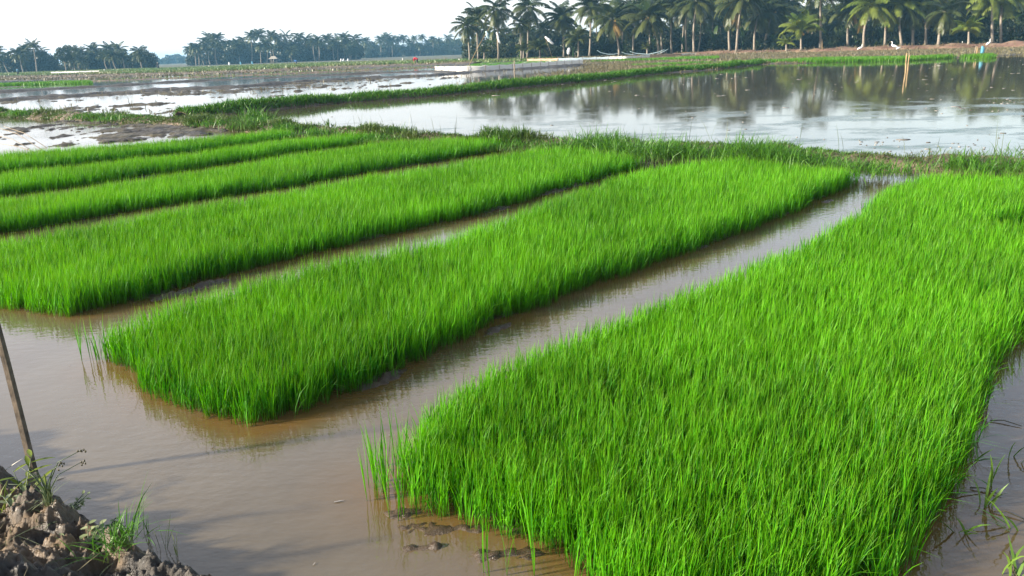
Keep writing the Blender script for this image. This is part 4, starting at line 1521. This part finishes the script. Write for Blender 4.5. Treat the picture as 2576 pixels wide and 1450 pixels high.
# ------------------------------------------------------------------ bags on poles (bird scarers)
def bag_pole(px, foot, bag, ln, wd, tilt, Y, mat, label, pole_top=None, pole_r=.03):
    zf = 0.05
    dx = _ray(*foot)
    base = Vector((dx[0] * Y / dx[1], Y, zf))
    top = Vector(at_y(*bag, Y))
    e = empty('scare_bag', base)
    pt = Vector(at_y(*(pole_top or bag), Y)) - base
    m = MB()
    m.tube([(0, 0, -.3), pt * .5 + Vector((0, .1, .05)), pt], [pole_r, pole_r * .8, pole_r * .5], 6)
    m.build('pole', M['bamboo'], e, True)
    m = MB()
    d = Vector((math.sin(tilt), 0, -math.cos(tilt)))
    c0 = top - base
    pts, rad = [], []
    for i in range(9):
        s = i / 8
        pts.append(c0 + d * ln * s + Vector((.05 * math.sin(s * 7), .05 * math.cos(s * 5), 0)))
        rad.append(wd * (.15 + .85 * math.sin(math.pi * (.08 + .84 * s)) ** .7) * (1 + .18 * math.sin(i * 2.1)))
    m.tube(pts, rad, 7)
    o = m.build('bag', mat, e, True)
    return tag(e, label, 'bag', 'bags on poles that scare birds')


bag_pole(0, (1253, 146), (1248.5, 82), 1.85, .17, .30, 138, M['bag'], 'long narrow white bag hanging in front of a tall left-hand palm')
bag_pole(0, (1392, 143), (1371, 93), 1.75, .22, .85, 132, M['bag'], 'white bag slanting in the wind at the middle of the left-hand palms', (1370, 92))
bag_pole(0, (1430, 142), (1430.5, 121), .95, .24, -.05, 126, M['bag'], 'lowest white bag, hanging near the foot of the palms')
bag_pole(0, (1174, 164), (1222, 79), .9, .16, .35, 95, M['net'], 'grey bag at the tip of a long leaning bamboo pole', (1232, 68), .045)
# coloured bags far off at the centre tree line
for i, (x, y, mt, til, lab) in enumerate([(575, 157, 'bag', .25, 'white bag on a pole before the far tree line, leftmost of its row'), (604, 156, 'bluebag', .2, 'left one of two light blue bags on poles before the far tree line'),
                                          (633, 155, 'bluebag', .3, 'right one of two light blue bags on poles before the far tree line'), (857, 148, 'bag', .1, 'white bag on a pole at the right of the far tree line, first of three'),
                                          (864, 148, 'bag', -.2, 'white bag on a pole at the right of the far tree line, middle of three'), (875, 148, 'bag', -.1, 'white bag on a pole at the right of the far tree line, last of three')]):
    bag_pole(0, (x, y + 6), (x, y), 1.5, .28, til, 300, M[mt], lab)

# ------------------------------------------------------------------ stakes and flag in the big pond
def stake(foot, top, r, label, mat='bamboo', name='stake', z=-.15, group=None):
    c = at(foot[0], foot[1], 0)
    t = at_y(top[0], top[1], c[1])
    m = MB()
    h = t[2] - z
    pts = [((t[0] - c[0]) * s, 0.03 * math.sin(s * 3), z + h * s) for s in np.linspace(0, 1, 7)]
    m.tube(pts, [r * (1.1 - .3 * s) * (1.12 if i % 2 else 1) for i, s in enumerate(np.linspace(0, 1, 7))], 8)
    o = m.build(name, M[mat], None, True)
    o.location = (c[0], c[1], 0)
    return tag(o, label, 'stake', group)


stake((2279, 184), (2281.5, 133.5), .042, 'taller bamboo stake of the pair standing in the big pond')
stake((2284, 179), (2288, 138), .036, 'shorter bamboo stake of the pair standing in the big pond')
stake((2451, 142), (2456, 116), .05, 'plain leaning stake left of the light blue bag at the pond edge', 'stake')
stake((2068.5, 131), (2068.5, 100), .055, 'orange-brown stake at the right foot of the broad bright palm')
for i, (x, y, h, lab) in enumerate([(1833, 136, 14, 'pale stake in the dry field below the palm with golden dead fronds'), (1850, 138.5, 9, 'short pale stake in the dry field, right of the taller stake'), (1294, 180, 27, 'thin dark stake rising above the white enclosure fence'), (1403, 158, 9, 'small pale stake at the green seedlings of the enclosure'),
                                   (1118, 154, 9, 'short dark stake in the far green field before the bluish tree line'), (1804, 136, 12, 'dark stump like post in long grass at the end of the patched fence'), (707, 178, 7, 'small dark stake on the far field ridge')]):
    stake((x, y), (x, y - h), .06 if y > 150 else .08, lab, 'stake')
c = at(2457, 144)
e = empty('flag_stake', (c[0], c[1], 0))
m = MB()
t = at_y(2459, 118, c[1])
m.tube([(0, 0, -.15), (t[0] - c[0], 0, t[2])], .05, 7)
m.build('stake', M['bamboo'], e, True)
m = MB()
m.tube([(.30, -.05, t[2] + .02), (.40, 0, t[2] - .15), (.42, .05, t[2] - .3), (.38, 0, t[2] - .46), (.3, 0, t[2] - .54)], [.06, .14, .16, .13, .05], 9)
m.build('bag', M['bluebag'], e, True)
tag(e, 'light blue bag tied to a stake at the right end of the big pond', 'bag')
for i, (x, y, h, lab) in enumerate([(526, 171, 5, 'small concrete post in the far green field, leftmost'), (857 - 0, 158, 6, 'small pale post in the far green field below the centre tree line'), (1155, 155, 6, 'pale squat post in the far field near the bent person in red'), (1013, 152, 5, 'white post at the green field\'s edge left of the bent person in red'), (416 - 153, 181, 6, 'small white post above the far left white fence')]):
    c = at(x, y)
    hh = h * c[1] / F
    m = MB()
    m.tube([(0, 0, -.2), (0, 0, hh * .5), (.02, 0, hh)], [.16, .15, .13], 6)
    o = m.build('marker_post', M['concrete'])
    o.location = (c[0], c[1], 0)
    tag(o, lab, 'post')

# ------------------------------------------------------------------ egrets
def egret(x, y, h, face, label, bent=False):
    Yb = {True: 92, False: 92}[bent]
    c = at(x, y)
    e = empty('egret', (c[0], c[1], 0.05), face)
    s = h / 0.8
    hd = .78 if not bent else .46
    m = MB()
    pts = [(-.34, 0, .30), (-.22, 0, .36), (-.08, 0, .42), (.06, 0, .46), (.16, 0, .50), (.20, 0, .56), (.17, 0, .64), (.16, 0, .70), (.20, 0, hd), (.26, 0, hd + .005)]
    if bent:
        pts[5:] = [(.24, 0, .50), (.32, 0, .46), (.38, 0, .44), (.44, 0, .43), (.49, 0, .42)]
    rad = [.02, .07, .115, .11, .07, .04, .032, .03, .036, .018]
    m.tube([Vector(p) * s for p in pts], [r * s * .85 for r in rad], 9)
    m.build('body', M['egret'], e, True)
    m = MB()
    p = Vector(pts[-1])
    m.tube([(p - Vector((.01, 0, 0))) * s, (p + Vector((.13, 0, -.02))) * s], [.014 * s, .003 * s], 6)
    m.build('beak', M['beak'], e, True)
    for sd in (-1, 1):
        m = MB()
        m.tube([Vector((-.04, .045 * sd, .38)) * s, Vector((-.01, .05 * sd, .19)) * s, Vector((-.03, .05 * sd, 0)) * s, Vector((.06, .06 * sd, -.005)) * s], [.018 * s, .010 * s, .009 * s, .006 * s], 5)
        m.build('leg', M['bird_leg'], e, True)
    return tag(e, label, 'egret', 'white egrets below the red earth bank')


egret(2163, 133.5, .95, .2, 'white egret standing alone left of the pair, facing right')
egret(2248, 131.5, 1.15, 2.9, 'white egret with raised neck, left bird of the pair')
egret(2259, 131.5, .75, .3, 'white egret bending low, right bird of the pair', True)
egret(2420.5, 122, .8, 1.4, 'thin white egret seen end on, left of the light blue bag')
egret(2485, 123, 1.05, .5, 'white egret walking with its neck forward, rightmost bird')


# ------------------------------------------------------------------ people at work far off
def person(x, y, pose, shirt, label, face=0.0, hat=None, Y=None):
    c = at(x, y) if Y is None else np.array([px_to_ground(x, Y), Y])
    e = empty('person', (c[0], c[1], -.03), face)
    if pose == 'bent':
        J = dict(pel=(0, 0, .86), ch=(.42, 0, 1.02), nk=(.58, 0, .98), hd=(.70, 0, .90), kn=(.05, 0, .46), ft=(0, 0, .05), el=(.52, 0, .68), ha=(.60, 0, .36))
    else:
        J = dict(pel=(0, 0, .92), ch=(.04, 0, 1.36), nk=(.05, 0, 1.48), hd=(.07, 0, 1.62), kn=(.04, 0, .48), ft=(-.02, 0, .05), el=(.05, 0, 1.12), ha=(.22, 0, .98))
    bm = bmesh.new()
    sk = bm.verts.layers.skin.verify()

    def v(p, r, root=False):
        q = bm.verts.new(p)
        q[sk].radius = (r, r)
        q[sk].use_root = root
        return q
    pel, ch, nk, hd = v(J['pel'], .13, True), v(J['ch'], .15), v(J['nk'], .06), v(J['hd'], .105)
    for a, b in ((pel, ch), (ch, nk), (nk, hd)):
        bm.edges.new((a, b))
    for sd in (-1, 1):
        hip = v((J['pel'][0], .10 * sd, J['pel'][2] - .06), .09)
        kn = v((J['kn'][0] + .06 * sd * (pose != 'bent'), .13 * sd, J['kn'][2]), .065)
        ft = v((J['ft'][0] + .10 * sd, .14 * sd, J['ft'][2]), .045)
        toe = v((J['ft'][0] + .10 * sd + .16, .15 * sd, .03), .035)
        sh = v((J['ch'][0] + .05, .20 * sd, J['ch'][2] + .04), .06)
        el = v((J['el'][0], .25 * sd, J['el'][2]), .045)
        ha = v((J['ha'][0], .20 * sd, J['ha'][2]), .035)
        for a, b in ((pel, hip), (hip, kn), (kn, ft), (ft, toe), (ch, sh), (sh, el), (el, ha)):
            bm.edges.new((a, b))
    me = bpy.data.meshes.new('body')
    bm.to_mesh(me)
    bm.free()
    me.materials.append(M['skin'])
    o = bpy.data.objects.new('body', me)
    COL.objects.link(o)
    o.parent = e
    o.modifiers.new('skin', 'SKIN')
    o.modifiers.new('sub', 'SUBSURF').levels = 1
    p0, p1 = Vector(J['pel']), Vector(J['ch'])
    d = (p1 - p0)
    m = MB()
    m.tube([p0 - d * .25, p0 + d * .2, p0 + d * .7, p1 + d * .1, p1 + d * .28], [.20, .19, .21, .20, .10], 10)
    for sd in (-1, 1):
        s0 = Vector((J['ch'][0] + .05, .20 * sd, J['ch'][2] + .04))
        m.tube([s0, (s0 + Vector((J['el'][0], .25 * sd, J['el'][2]))) / 2, Vector((J['el'][0], .25 * sd, J['el'][2]))], [.10, .085, .07], 8)
    m.build('shirt', M[shirt], e, True)
    m = MB()
    for sd in (-1, 1):
        kx = J['kn'][0] + .06 * sd * (pose != 'bent')
        m.tube([Vector((J['pel'][0], .09 * sd, J['pel'][2] + .03)), Vector((kx, .13 * sd, J['kn'][2])), Vector((J['ft'][0] + .09 * sd, .14 * sd, .14))], [.135, .10, .085], 8)
    m.build('trousers', M['dark_cloth'], e, True)
    h = Vector(J['hd'])
    m = MB()
    m.ball(h + Vector((-.01, 0, .03)), (.125, .118, .115), 9, 7)
    if hat:
        m.tube([h + Vector((0, 0, .06)), h + Vector((0, 0, .10)), h + Vector((0, 0, .22))], [.24, .20, .03], 10)
        m.build('hat', M[hat], e, True)
    else:
        m.build('hair', M['dark_cloth'], e, True)
    return tag(e, label, 'person', None)


person(1050, 163, 'bent', 'red_cloth', 'person in a red shirt bending over the far field, left of the near grove', 3.0)
person(747, 163.5, 'bent', 'blue_cloth', 'person in a blue shirt bending in the green field below the centre tree line', 2.9)
person(46, 189, 'stand', 'teal_cloth', 'person in a blue-grey shirt standing in the field before the left palm clump', .3)
person(399, 175, 'stand', 'dark_cloth', 'person in dark clothes walking in the far field at the gap between the tree lines', 2.4, 'thatch')

# ------------------------------------------------------------------ far hut and house
Yh = 330
e = empty('field_hut', (px_to_ground(686, Yh), Yh, -.1))
e.scale = (.6, .6, .7)
m = MB()
for sx in (-2, 2):
    for sy in (-1.4, 1.4):
        m.tube([(sx, sy, 0), (sx, sy, 2.3)], .1, 6)
m.build('posts', M['bark'], e)
m = MB()
m.add([(-3, -2.2, 2.2), (3, -2.2, 2.2), (3, 2.2, 2.2), (-3, 2.2, 2.2), (-1.2, 0, 3.7), (1.2, 0, 3.7)], [(0, 1, 5, 4), (1, 2, 5), (2, 3, 4, 5), (3, 0, 4), (3, 2, 1, 0)])
m.build('roof', M['thatch'], e)
m = MB()
m.box((0, 0, .9), (3.7, 2.5, .12))
m.build('floor', M['bark'], e)
tag(e, 'small open hut with a pale hipped roof in front of the far centre tree line', 'hut')
Yh = 146
e = empty('house', (px_to_ground(2228, Yh), Yh, 0.05), .05)
m = MB()
m.box((0, 0, 1.55), (5.2, 4, 3.1))
m.build('wall', M['wall'], e)
m = MB()
m.add([(-3.1, -2.7, 3.05), (3.1, -2.7, 3.05), (3.1, 2.7, 3.05), (-3.1, 2.7, 3.05), (-3.1, 0, 4.5), (3.1, 0, 4.5)], [(0, 1, 5, 4), (1, 2, 5), (2, 3, 4, 5), (3, 0, 4), (3, 2, 1, 0)])
m.build('roof', M['roof'], e)
for wx in (-1.5, 1.4):
    m = MB()
    m.box((wx, -2.03, 1.7), (1.1, .06, 1.1))
    w = m.build('window', M['wall'], e)
    m = MB()
    m.box((wx, -2.07, 1.7), (.9, .03, .9))
    m.build('pane', M['glass'], w)
tag(e, 'small grey house half hidden behind the palms above the pair of egrets', 'house')

# ------------------------------------------------------------------ floating scraps on the big pond
pp = [tuple(p) for p in pond_poly]


def scraps(n, xr, yr, kfun, size, mat, label, seed, bright=None):
    rg = np.random.default_rng(seed)
    px = rg.uniform(*xr, n)
    py = rg.uniform(*yr, n)
    m = in_poly(px, py, pp) & (dist_edges(px, py, pp) > .5)
    m &= rg.random(n) < kfun(px, py)
    px, py = px[m], py[m]
    n = len(px)
    k = 6
    a = np.linspace(0, 2 * np.pi, k, endpoint=False)[None, :] + rg.uniform(0, 6.28, (n, 1))
    r = size * rg.lognormal(0, .5, (n, 1)) * rg.uniform(.55, 1.2, (n, k))
    asp = rg.uniform(.35, 1, (n, 1))
    V = np.stack([px[:, None] + np.cos(a) * r, py[:, None] + np.sin(a) * r * asp, 0.004 + rg.uniform(0, .008, (n, k))], 2).reshape(-1, 3)
    T = np.concatenate([V, V - np.array([0, 0, .012])])
    b = np.arange(n)[:, None] * k
    top = [b + np.array([[0, i, i + 1, i + 1]]) for i in range(1, k - 1)]
    tri = np.concatenate([(b + np.array([[0, i, i + 1]])) for i in range(1, k - 1)])
    side = []
    N = n * k
    for i in range(k):
        j = (i + 1) % k
        side.append(np.concatenate([b + i, b + i + N, b + j + N], 1))
        side.append(np.concatenate([b + i, b + j + N, b + j], 1))
    tri = np.concatenate([tri] + side)
    rv = np.tile(np.repeat(rg.random(n), k), 2)
    o = mesh_np('floating_scraps', T, tri, mat, None, {'rnd': rv})
    return tag(o, label, 'floating debris', kind='stuff')


scraps(15000, (-6, 45), (12, 60), lambda x, y: 0.05 * sstep(.45, .75, fbm(x * .35, y * .5, 2, 4)) + .85 * sstep(2, 9, x) * sstep(.50, .70, fbm(x * .25, y * .35, 6, 4)) * sstep(34, 16, y), .030, M['debris'],
       'pale and dark scraps floating on the big pond', 5)
scraps(700, (-2, 45), (22, 60), lambda x, y: sstep(.5, .8, fbm(x * .2, y * .4, 12, 4)), .07, M['debris'], 'larger scattered scraps floating on the far part of the big pond', 6)

# ------------------------------------------------------------------ clay bank at the lower left, with weeds and posts
edge = line([(-60, 1130), (0, 1165), (45, 1195), (95, 1215), (150, 1275), (240, 1310), (330, 1345), (400, 1385), (455, 1420), (505, 1440), (560, 1462), (640, 1500)], .07)
bk_poly = [tuple(p) for p in edge] + [(-0.6, .6), (-6, .6), (-6, 4.4)]


def bank_z(x, y):
    wx = x + .10 * (fbm(x * 3.2, y * 3.2, 301, 3) - .5) * 2
    wy = y + .10 * (fbm(x * 3.2, y * 3.2, 305, 3) - .5) * 2
    ins = in_poly(wx, wy, bk_poly)
    d = dist_edges(wx, wy, [tuple(p) for p in edge], False)
    d = np.where(ins, d, -d)
    cl = np.abs(fbm(x * 7.5, y * 7.5, 311, 4, .55) - .5) * 2        # creased clods
    n = fbm(x * 22, y * 22, 315, 4, .6)
    n2 = np.abs(fbm(x * 30, y * 24, 319, 3, .6) - .5) * 2
    craggy = fbm(x * 5.0 + y, y * 6.5, 341, 6, .66)
    n3 = np.abs(fbm(x * 62, y * 55, 331, 2, .6) - .5) * 2
    big = fbm(x * 2.4, y * 2.4, 321, 3)
    rise = sstep(-.06, .10, d)
    z = -.05 + .20 * rise + .16 * sstep(.05, .8, d) + (big - .5) * .15 * rise + (craggy - .5) * .26 * (.15 + rise) + (cl - .3) * .04 * rise + (n - .5) * .04 * rise + (n2 - .4) * .026 * rise + (n3 - .4) * .015 * rise
    return np.where(d < -.15, -.1, z)


heightfield('clay_bank', (-5.2, .9), (-0.5, 4.6), 0.0065, bank_z, M['bank'], zmin=-.02, smooth=False)


def bz(x, y):
    return float(bank_z(np.array([[x]]), np.array([[y]]))[0, 0])


def on_bank(px, py):
    z = .1
    for _ in range(4):
        c = at(px, py, z)
        z = max(0, bz(c[0], c[1]))
    return np.array([c[0], c[1], z])


# leaning square batten and a short stub beside it
c = at(90, 1203, 0.0)
m = MB()
t = at_y(-28, 770, c[1])
p0, p1 = Vector((0, 0, -.15)), Vector((t[0] - c[0], .02, t[2]))
ax = (p1 - p0)
m2 = MB()
cs = .021
vs = []
for i in range(9):
    s = i / 8
    p = p0 + ax * s + Vector((random.gauss(0, .0012), random.gauss(0, .0012), 0))
    k = cs * (1.05 - .12 * s) * .6
    a = R(38)
    for q in range(4):
        an = a + q * math.pi / 2
        vs.append(p + Vector((math.cos(an) * k * 1.41, math.sin(an) * k * 1.41, 0)))
fs = [(i * 4 + q, i * 4 + (q + 1) % 4, i * 4 + 4 + (q + 1) % 4, i * 4 + 4 + q) for i in range(8) for q in range(4)] + [(3, 2, 1, 0), (32, 33, 34, 35)]
m2.add(vs, fs)
o = m2.build('wooden_post', M['post_wood'])
o.location = (c[0], c[1], 0)
tag(o, 'long square wooden batten leaning left out of the water at the left frame edge', 'post')
c2 = at(88, 1226, 0.02)
m2 = MB()
m2.add([(sx * .022, sy * .02, z + dz) for z, dz in ((-.1, 0), (.055, 0), (.085, 0)) for sx, sy in ((-1, -1), (1, -1), (1, 1), (-1, 1))],
       [(i * 4 + q, i * 4 + (q + 1) % 4, i * 4 + 4 + (q + 1) % 4, i * 4 + 4 + q) for i in range(2) for q in range(4)] + [(8, 9, 10, 11)])
o = m2.build('wooden_stub', M['post_face'])
o.location = (c2[0], c2[1], 0)
o.rotation_euler = (R(4), R(-3), .5)
tag(o, 'short broken wooden stub at the foot of the leaning batten', 'post')


def tuft(name, foot, n, h, w, mat, label, cat, spread=.02, lean=.3, bend=.3, segs=4, az=None, hv=.4):
    c = on_bank(*foot)
    P = np.stack([rng.normal(0, spread, n), rng.normal(0, spread, n), np.full(n, -.015)], 1)
    a = rng.uniform(0, 6.28, n) if az is None else rng.normal(az[0], az[1], n)
    o = blades(name, P, h * rng.uniform(1 - hv, 1 + hv * .6, n), w, a, np.abs(rng.normal(lean, lean * .6, n)), np.abs(rng.normal(bend, bend * .6, n)), mat, segs)
    o.location = c
    return tag(o, label, cat)


def bract(parent, pts_local, r, mat, name='seed_head'):
    m = MB()
    for p in pts_local:
        for _ in range(6):
            q = Vector(p) + Vector((random.gauss(0, .008), random.gauss(0, .008), random.gauss(0, .008)))
            m.ball(q, (r, r, r * 1.6), 5, 4)
    return m.build(name, mat, parent, True)


# big green grass tuft on the clay bank
o = tuft('grass_tuft', (452 / 1.5 + 0, 1372), 90, .145, .005, M['grass_lush'], 'biggest bright green grass tuft on the clay bank, lower left', 'grass tuft', .035, .45, .35)
o2 = blades('tall_blades', np.stack([rng.normal(.045, .012, 12), rng.normal(.02, .012, 12), np.full(12, -.01)], 1), rng.uniform(.20, .34, 12), .004, rng.normal(.2, .5, 12), np.abs(rng.normal(.18, .1, 12)), np.abs(rng.normal(.12, .1, 12)), M['grass_lush'], 4, parent=o)
# creeping pale leaved herb
def leafy(name, foot, specs, mat, label, cat, stem_mat='sedge'):
    """specs: stems as (azimuth, length, rise, number of leaves, leaf length, leaf width)"""
    c = on_bank(*foot)
    e = empty(name, c)
    V, Q, T = [], [], []
    m = MB()
    for az, L, rise, nl, ll, lw in specs:
        pts = [Vector((math.cos(az) * L * s * (1 - .3 * rise), math.sin(az) * L * s * (1 - .3 * rise), L * rise * s - .02 * s * s)) for s in np.linspace(0, 1, 6)]
        m.tube(pts, [.003, .0028, .0025, .002, .0017, .001], 5)
        for k in range(nl):
            s = (k + .6) / nl
            p = pts[0].lerp(pts[-1], s)
            la = az + (1 if k % 2 else -1) * random.uniform(.5, 1.4)
            el = random.uniform(.0, .7)
            d = Vector((math.cos(la) * math.cos(el), math.sin(la) * math.cos(el), math.sin(el)))
            sd = d.cross(Vector((0, 0, 1))).normalized()
            b = len(V)
            tt = random.random()
            for f, w in ((0, .15), (.3, .9), (.6, 1.0), (.85, .55), (1, .05)):
                q = p + d * ll * f - Vector((0, 0, ll * .25 * f * f))
                V.extend([tuple(q - sd * lw * w), tuple(q + Vector((0, 0, -lw * .3 * w))), tuple(q + sd * lw * w)])
                T.extend([tt] * 3)
            for i in range(4):
                for j in (0, 1):
                    q = b + 3 * i + j
                    Q.append((q, q + 1, q + 4, q + 3))
    m.build('stems', M[stem_mat], e, True)
    mesh_np('leaves', V, Q, mat, e, {'rnd': T})
    return tag(e, label, cat)


random.seed(61)
leafy('creeping_herb', (225, 1385), [(random.uniform(-.6, 3.6), random.uniform(.06, .15), random.uniform(.2, .8), 7, .035, .011) for _ in range(11)], M['pale_leaf'], 'creeping herb with small pale green leaves left of the biggest grass tuft', 'weed')
leafy('creeping_herb', (270, 1335), [(random.uniform(0, 3), random.uniform(.05, .10), .6, 5, .03, .010) for _ in range(4)], M['weed'], 'small herb with broad leaves just above the creeping pale herb', 'weed')
leafy('broadleaf_weed', (62, 1250), [(1.6, .16, 1.0, 8, .10, .010), (2.4, .13, .9, 5, .09, .009), (.3, .13, .8, 5, .10, .009)], M['lance'], 'yellow-green weed with long narrow leaves beside the wooden stub', 'weed')
leafy('broadleaf_weed', (30, 1280), [(random.uniform(0, 6.28), random.uniform(.05, .10), .6, 4, .05, .009) for _ in range(5)], M['pale_leaf'], 'low weed with pale blunt leaves at the left frame edge of the clay bank', 'weed')
leafy('small_weed', (172, 1292), [(random.uniform(-.3, 1.8), random.uniform(.05, .12), .7, 6, .028, .006) for _ in range(6)], M['pale_leaf'], 'small weed with narrow greyish leaves at the water edge of the clay bank', 'weed')
# sedge with arching stems and seed heads
c = on_bank(128, 1282)
e = empty('sedge_clump', c)
m = MB()
heads = []
for (ax_, up, ln) in ((.17, .24, 1), (.10, .20, 1), (.14, .17, 1), (-.07, .15, 1), (-.13, .12, 1), (-.04, .19, 1), (.02, .16, 1), (-.10, .18, 1)):
    tip = Vector((ax_, random.uniform(-.03, .05), up))
    pts = [Vector((0, 0, 0)), Vector((ax_ * .12, 0, up * .45)), Vector((ax_ * .42, 0, up * .82)), tip]
    m.tube(pts, [.0032, .0028, .002, .0012], 5)
    if ax_ > .05:
        heads.append(tip)
m.build('stems', M['sedge'], e, True)
bract(e, heads, .0035, M['straw'])
blades('leaves', np.stack([rng.normal(0, .012, 22), rng.normal(0, .012, 22), np.full(22, -.01)], 1), rng.uniform(.08, .22, 22), .0045, rng.uniform(0, 6.28, 22), np.abs(rng.normal(.35, .2, 22)), np.abs(rng.normal(.3, .2, 22)), M['sedge'], 4, parent=e)
tag(e, 'grey-green sedge clump with arching stems and small brown seed heads near the wooden stub', 'sedge')
tuft('grass_tuft', (2, 1300), 16, .16, .005, M['lance'], 'yellowish grass tuft cut by the left frame edge', 'grass tuft', .02, .5, .4)
tuft('grass_tuft', (415, 1385), 6, .15, .003, M['sedge'], 'few thin brownish stalks at the water edge right of the biggest tuft', 'grass tuft', .012, .25, .1)
tuft('grass_tuft', (447, 1400), 4, .13, .004, M['lance'], 'single thin upright green stalk at the right end of the clay bank', 'grass tuft', .004, .06, .05)
tuft('grass_tuft', (372, 1345), 5, .12, .0035, M['grass_lush'], 'short thin blades right behind the biggest tuft', 'grass tuft', .01, .15, .1)
tuft('grass_tuft', (105, 1300), 26, .10, .004, M['sedge'], 'low straggling grass between the sedge clump and the left frame edge', 'grass tuft', .05, .8, .4)
tuft('grass_tuft', (330, 1440), 8, .09, .003, M['sedge'], 'few pale thin stems at the bottom of the clay bank', 'grass tuft', .05, .5, .3)

# bits of dead straw and small leaves on the clay, scum and bits on the nursery water
n = 420
px, py = rng.uniform(-4, -0.9, n), rng.uniform(1.6, 3.9, n)
pz = bank_z(px, py)
mk = pz > 0.03
px, py, pz = px[mk], py[mk], pz[mk]
n = len(px)
o = blades('straw_bits', np.stack([px, py, pz + .004], 1), rng.uniform(.02, .10, n), rng.uniform(.002, .005, n), rng.uniform(0, 6.28, n), rng.uniform(.9, 1.5, n), .05, M['straw'], 2)
tag(o, 'dead straw bits scattered over the clay bank', 'straw', kind='stuff')
n = 110
px, py = rng.uniform(-4, 5, n), rng.uniform(2.2, 9, n)
mk = np.ones(n, bool)
for key, poly in BEDS:
    mk &= ~in_poly(px, py, [tuple(p) for p in poly])
px, py = px[mk], py[mk]
n = len(px)
o = blades('water_scum', np.stack([px, py, np.full(n, .004)], 1), rng.uniform(.008, .05, n), rng.uniform(.004, .010, n), rng.uniform(0, 6.28, n), 1.53, 0.0, M['debris'], 2)
tag(o, 'tiny scraps of leaf and straw floating on the brown nursery water', 'floating debris', kind='stuff')

# ------------------------------------------------------------------ weeds in the dark channel on the right
def water_weed(foot, n, h, lab, lean=.45, az=None):
    c = at(*foot)
    P = np.stack([rng.normal(0, .015, n), rng.normal(0, .015, n), np.full(n, -.02)], 1)
    a = rng.uniform(0, 6.28, n) if az is None else rng.normal(az, .5, n)
    o = blades('water_weed', P, h * rng.uniform(.6, 1.2, n), .011, a, np.abs(rng.normal(lean, .25, n)), np.abs(rng.normal(.2, .15, n)), M['weed'], 4)
    o.location = (c[0], c[1], 0)
    return tag(o, lab, 'water weed', 'weeds in the dark channel')


water_weed((2525, 1440), 3, .16, 'upright weed shoot with two leaves at the lower right corner', .2)
water_weed((2550, 1450), 4, .15, 'leaning weed leaves in the very lower right corner', .7, .3)
water_weed((2560, 1330), 5, .20, 'weed blades reaching in from the right frame edge, above the corner shoots', .8, 2.6)
water_weed((2470, 1270), 5, .18, 'weed shoots standing off the side of the nearest strip, middle of the dark channel', .4)
water_weed((2500, 1225), 4, .16, 'weed shoots in the open middle of the dark channel', .5)
water_weed((2420, 1340), 5, .15, 'weed shoots close to the bottom of the nearest strip', .4)
water_weed((2545, 1155), 3, .20, 'thin curved weed near the right frame edge, upper part of the dark channel', .25)
water_weed((2450, 1160), 5, .17, 'weed shoots at the edge of the nearest strip, upper part of the dark channel', .4)
m = MB()
for (a, b) in (((2380, 1262), (2470, 1240)), ((2440, 1230), (2520, 1250)), ((2500, 1290), (2576, 1310)), ((2490, 1060), (2570, 1075)), ((2540, 1390), (2560, 1460))):
    p, q = at(*a), at(*b)
    m.tube([(p[0], p[1], .005), ((p[0] + q[0]) / 2, (p[1] + q[1]) / 2 + .02, .012), (q[0], q[1], .006)], [.003, .003, .002], 5)
tag(m.build('floating_stems', M['straw'], None, True), 'thin dead stems floating in the dark channel', 'stems', kind='stuff')
m = MB()
for (a, b, z) in (((-5, 352), (112, 379), .35), ((15, 345), (125, 374), .30), ((-5, 362), (80, 376), .22), ((0, 372), (100, 384), .1)):
    p, q = at(*a), at(*b)
    m.tube([(p[0], p[1], z), ((p[0] + q[0]) / 2, (p[1] + q[1]) / 2, z * .8), (q[0], q[1], -.03)], [.006, .008, .010], 5)
tag(m.build('dead_stems', M['stake'], None, True), 'dead weed stems bending over the edge of the muddy pond on the left', 'stems', kind='stuff')

# ------------------------------------------------------------------ morning haze
hz = bpy.data.materials.new('haze')
hz.use_nodes = True
ht = hz.node_tree
for nd in list(ht.nodes):
    if nd.type != 'OUTPUT_MATERIAL':
        ht.nodes.remove(nd)
pv = ht.nodes.new('ShaderNodeVolumePrincipled')
pv.inputs['Color'].default_value = (0.30, 0.68, 1.0, 1)
pv.inputs['Density'].default_value = 0.00035
pv.inputs['Anisotropy'].default_value = 0.0
ht.links.new(pv.outputs[0], ht.nodes['Material Output'].inputs['Volume'])
m = MB()
m.box((0, 1180, 10.4), (5000, 2640, 23.2))
tag(m.build('haze', hz), 'pale morning haze over the fields', 'haze', kind='stuff')
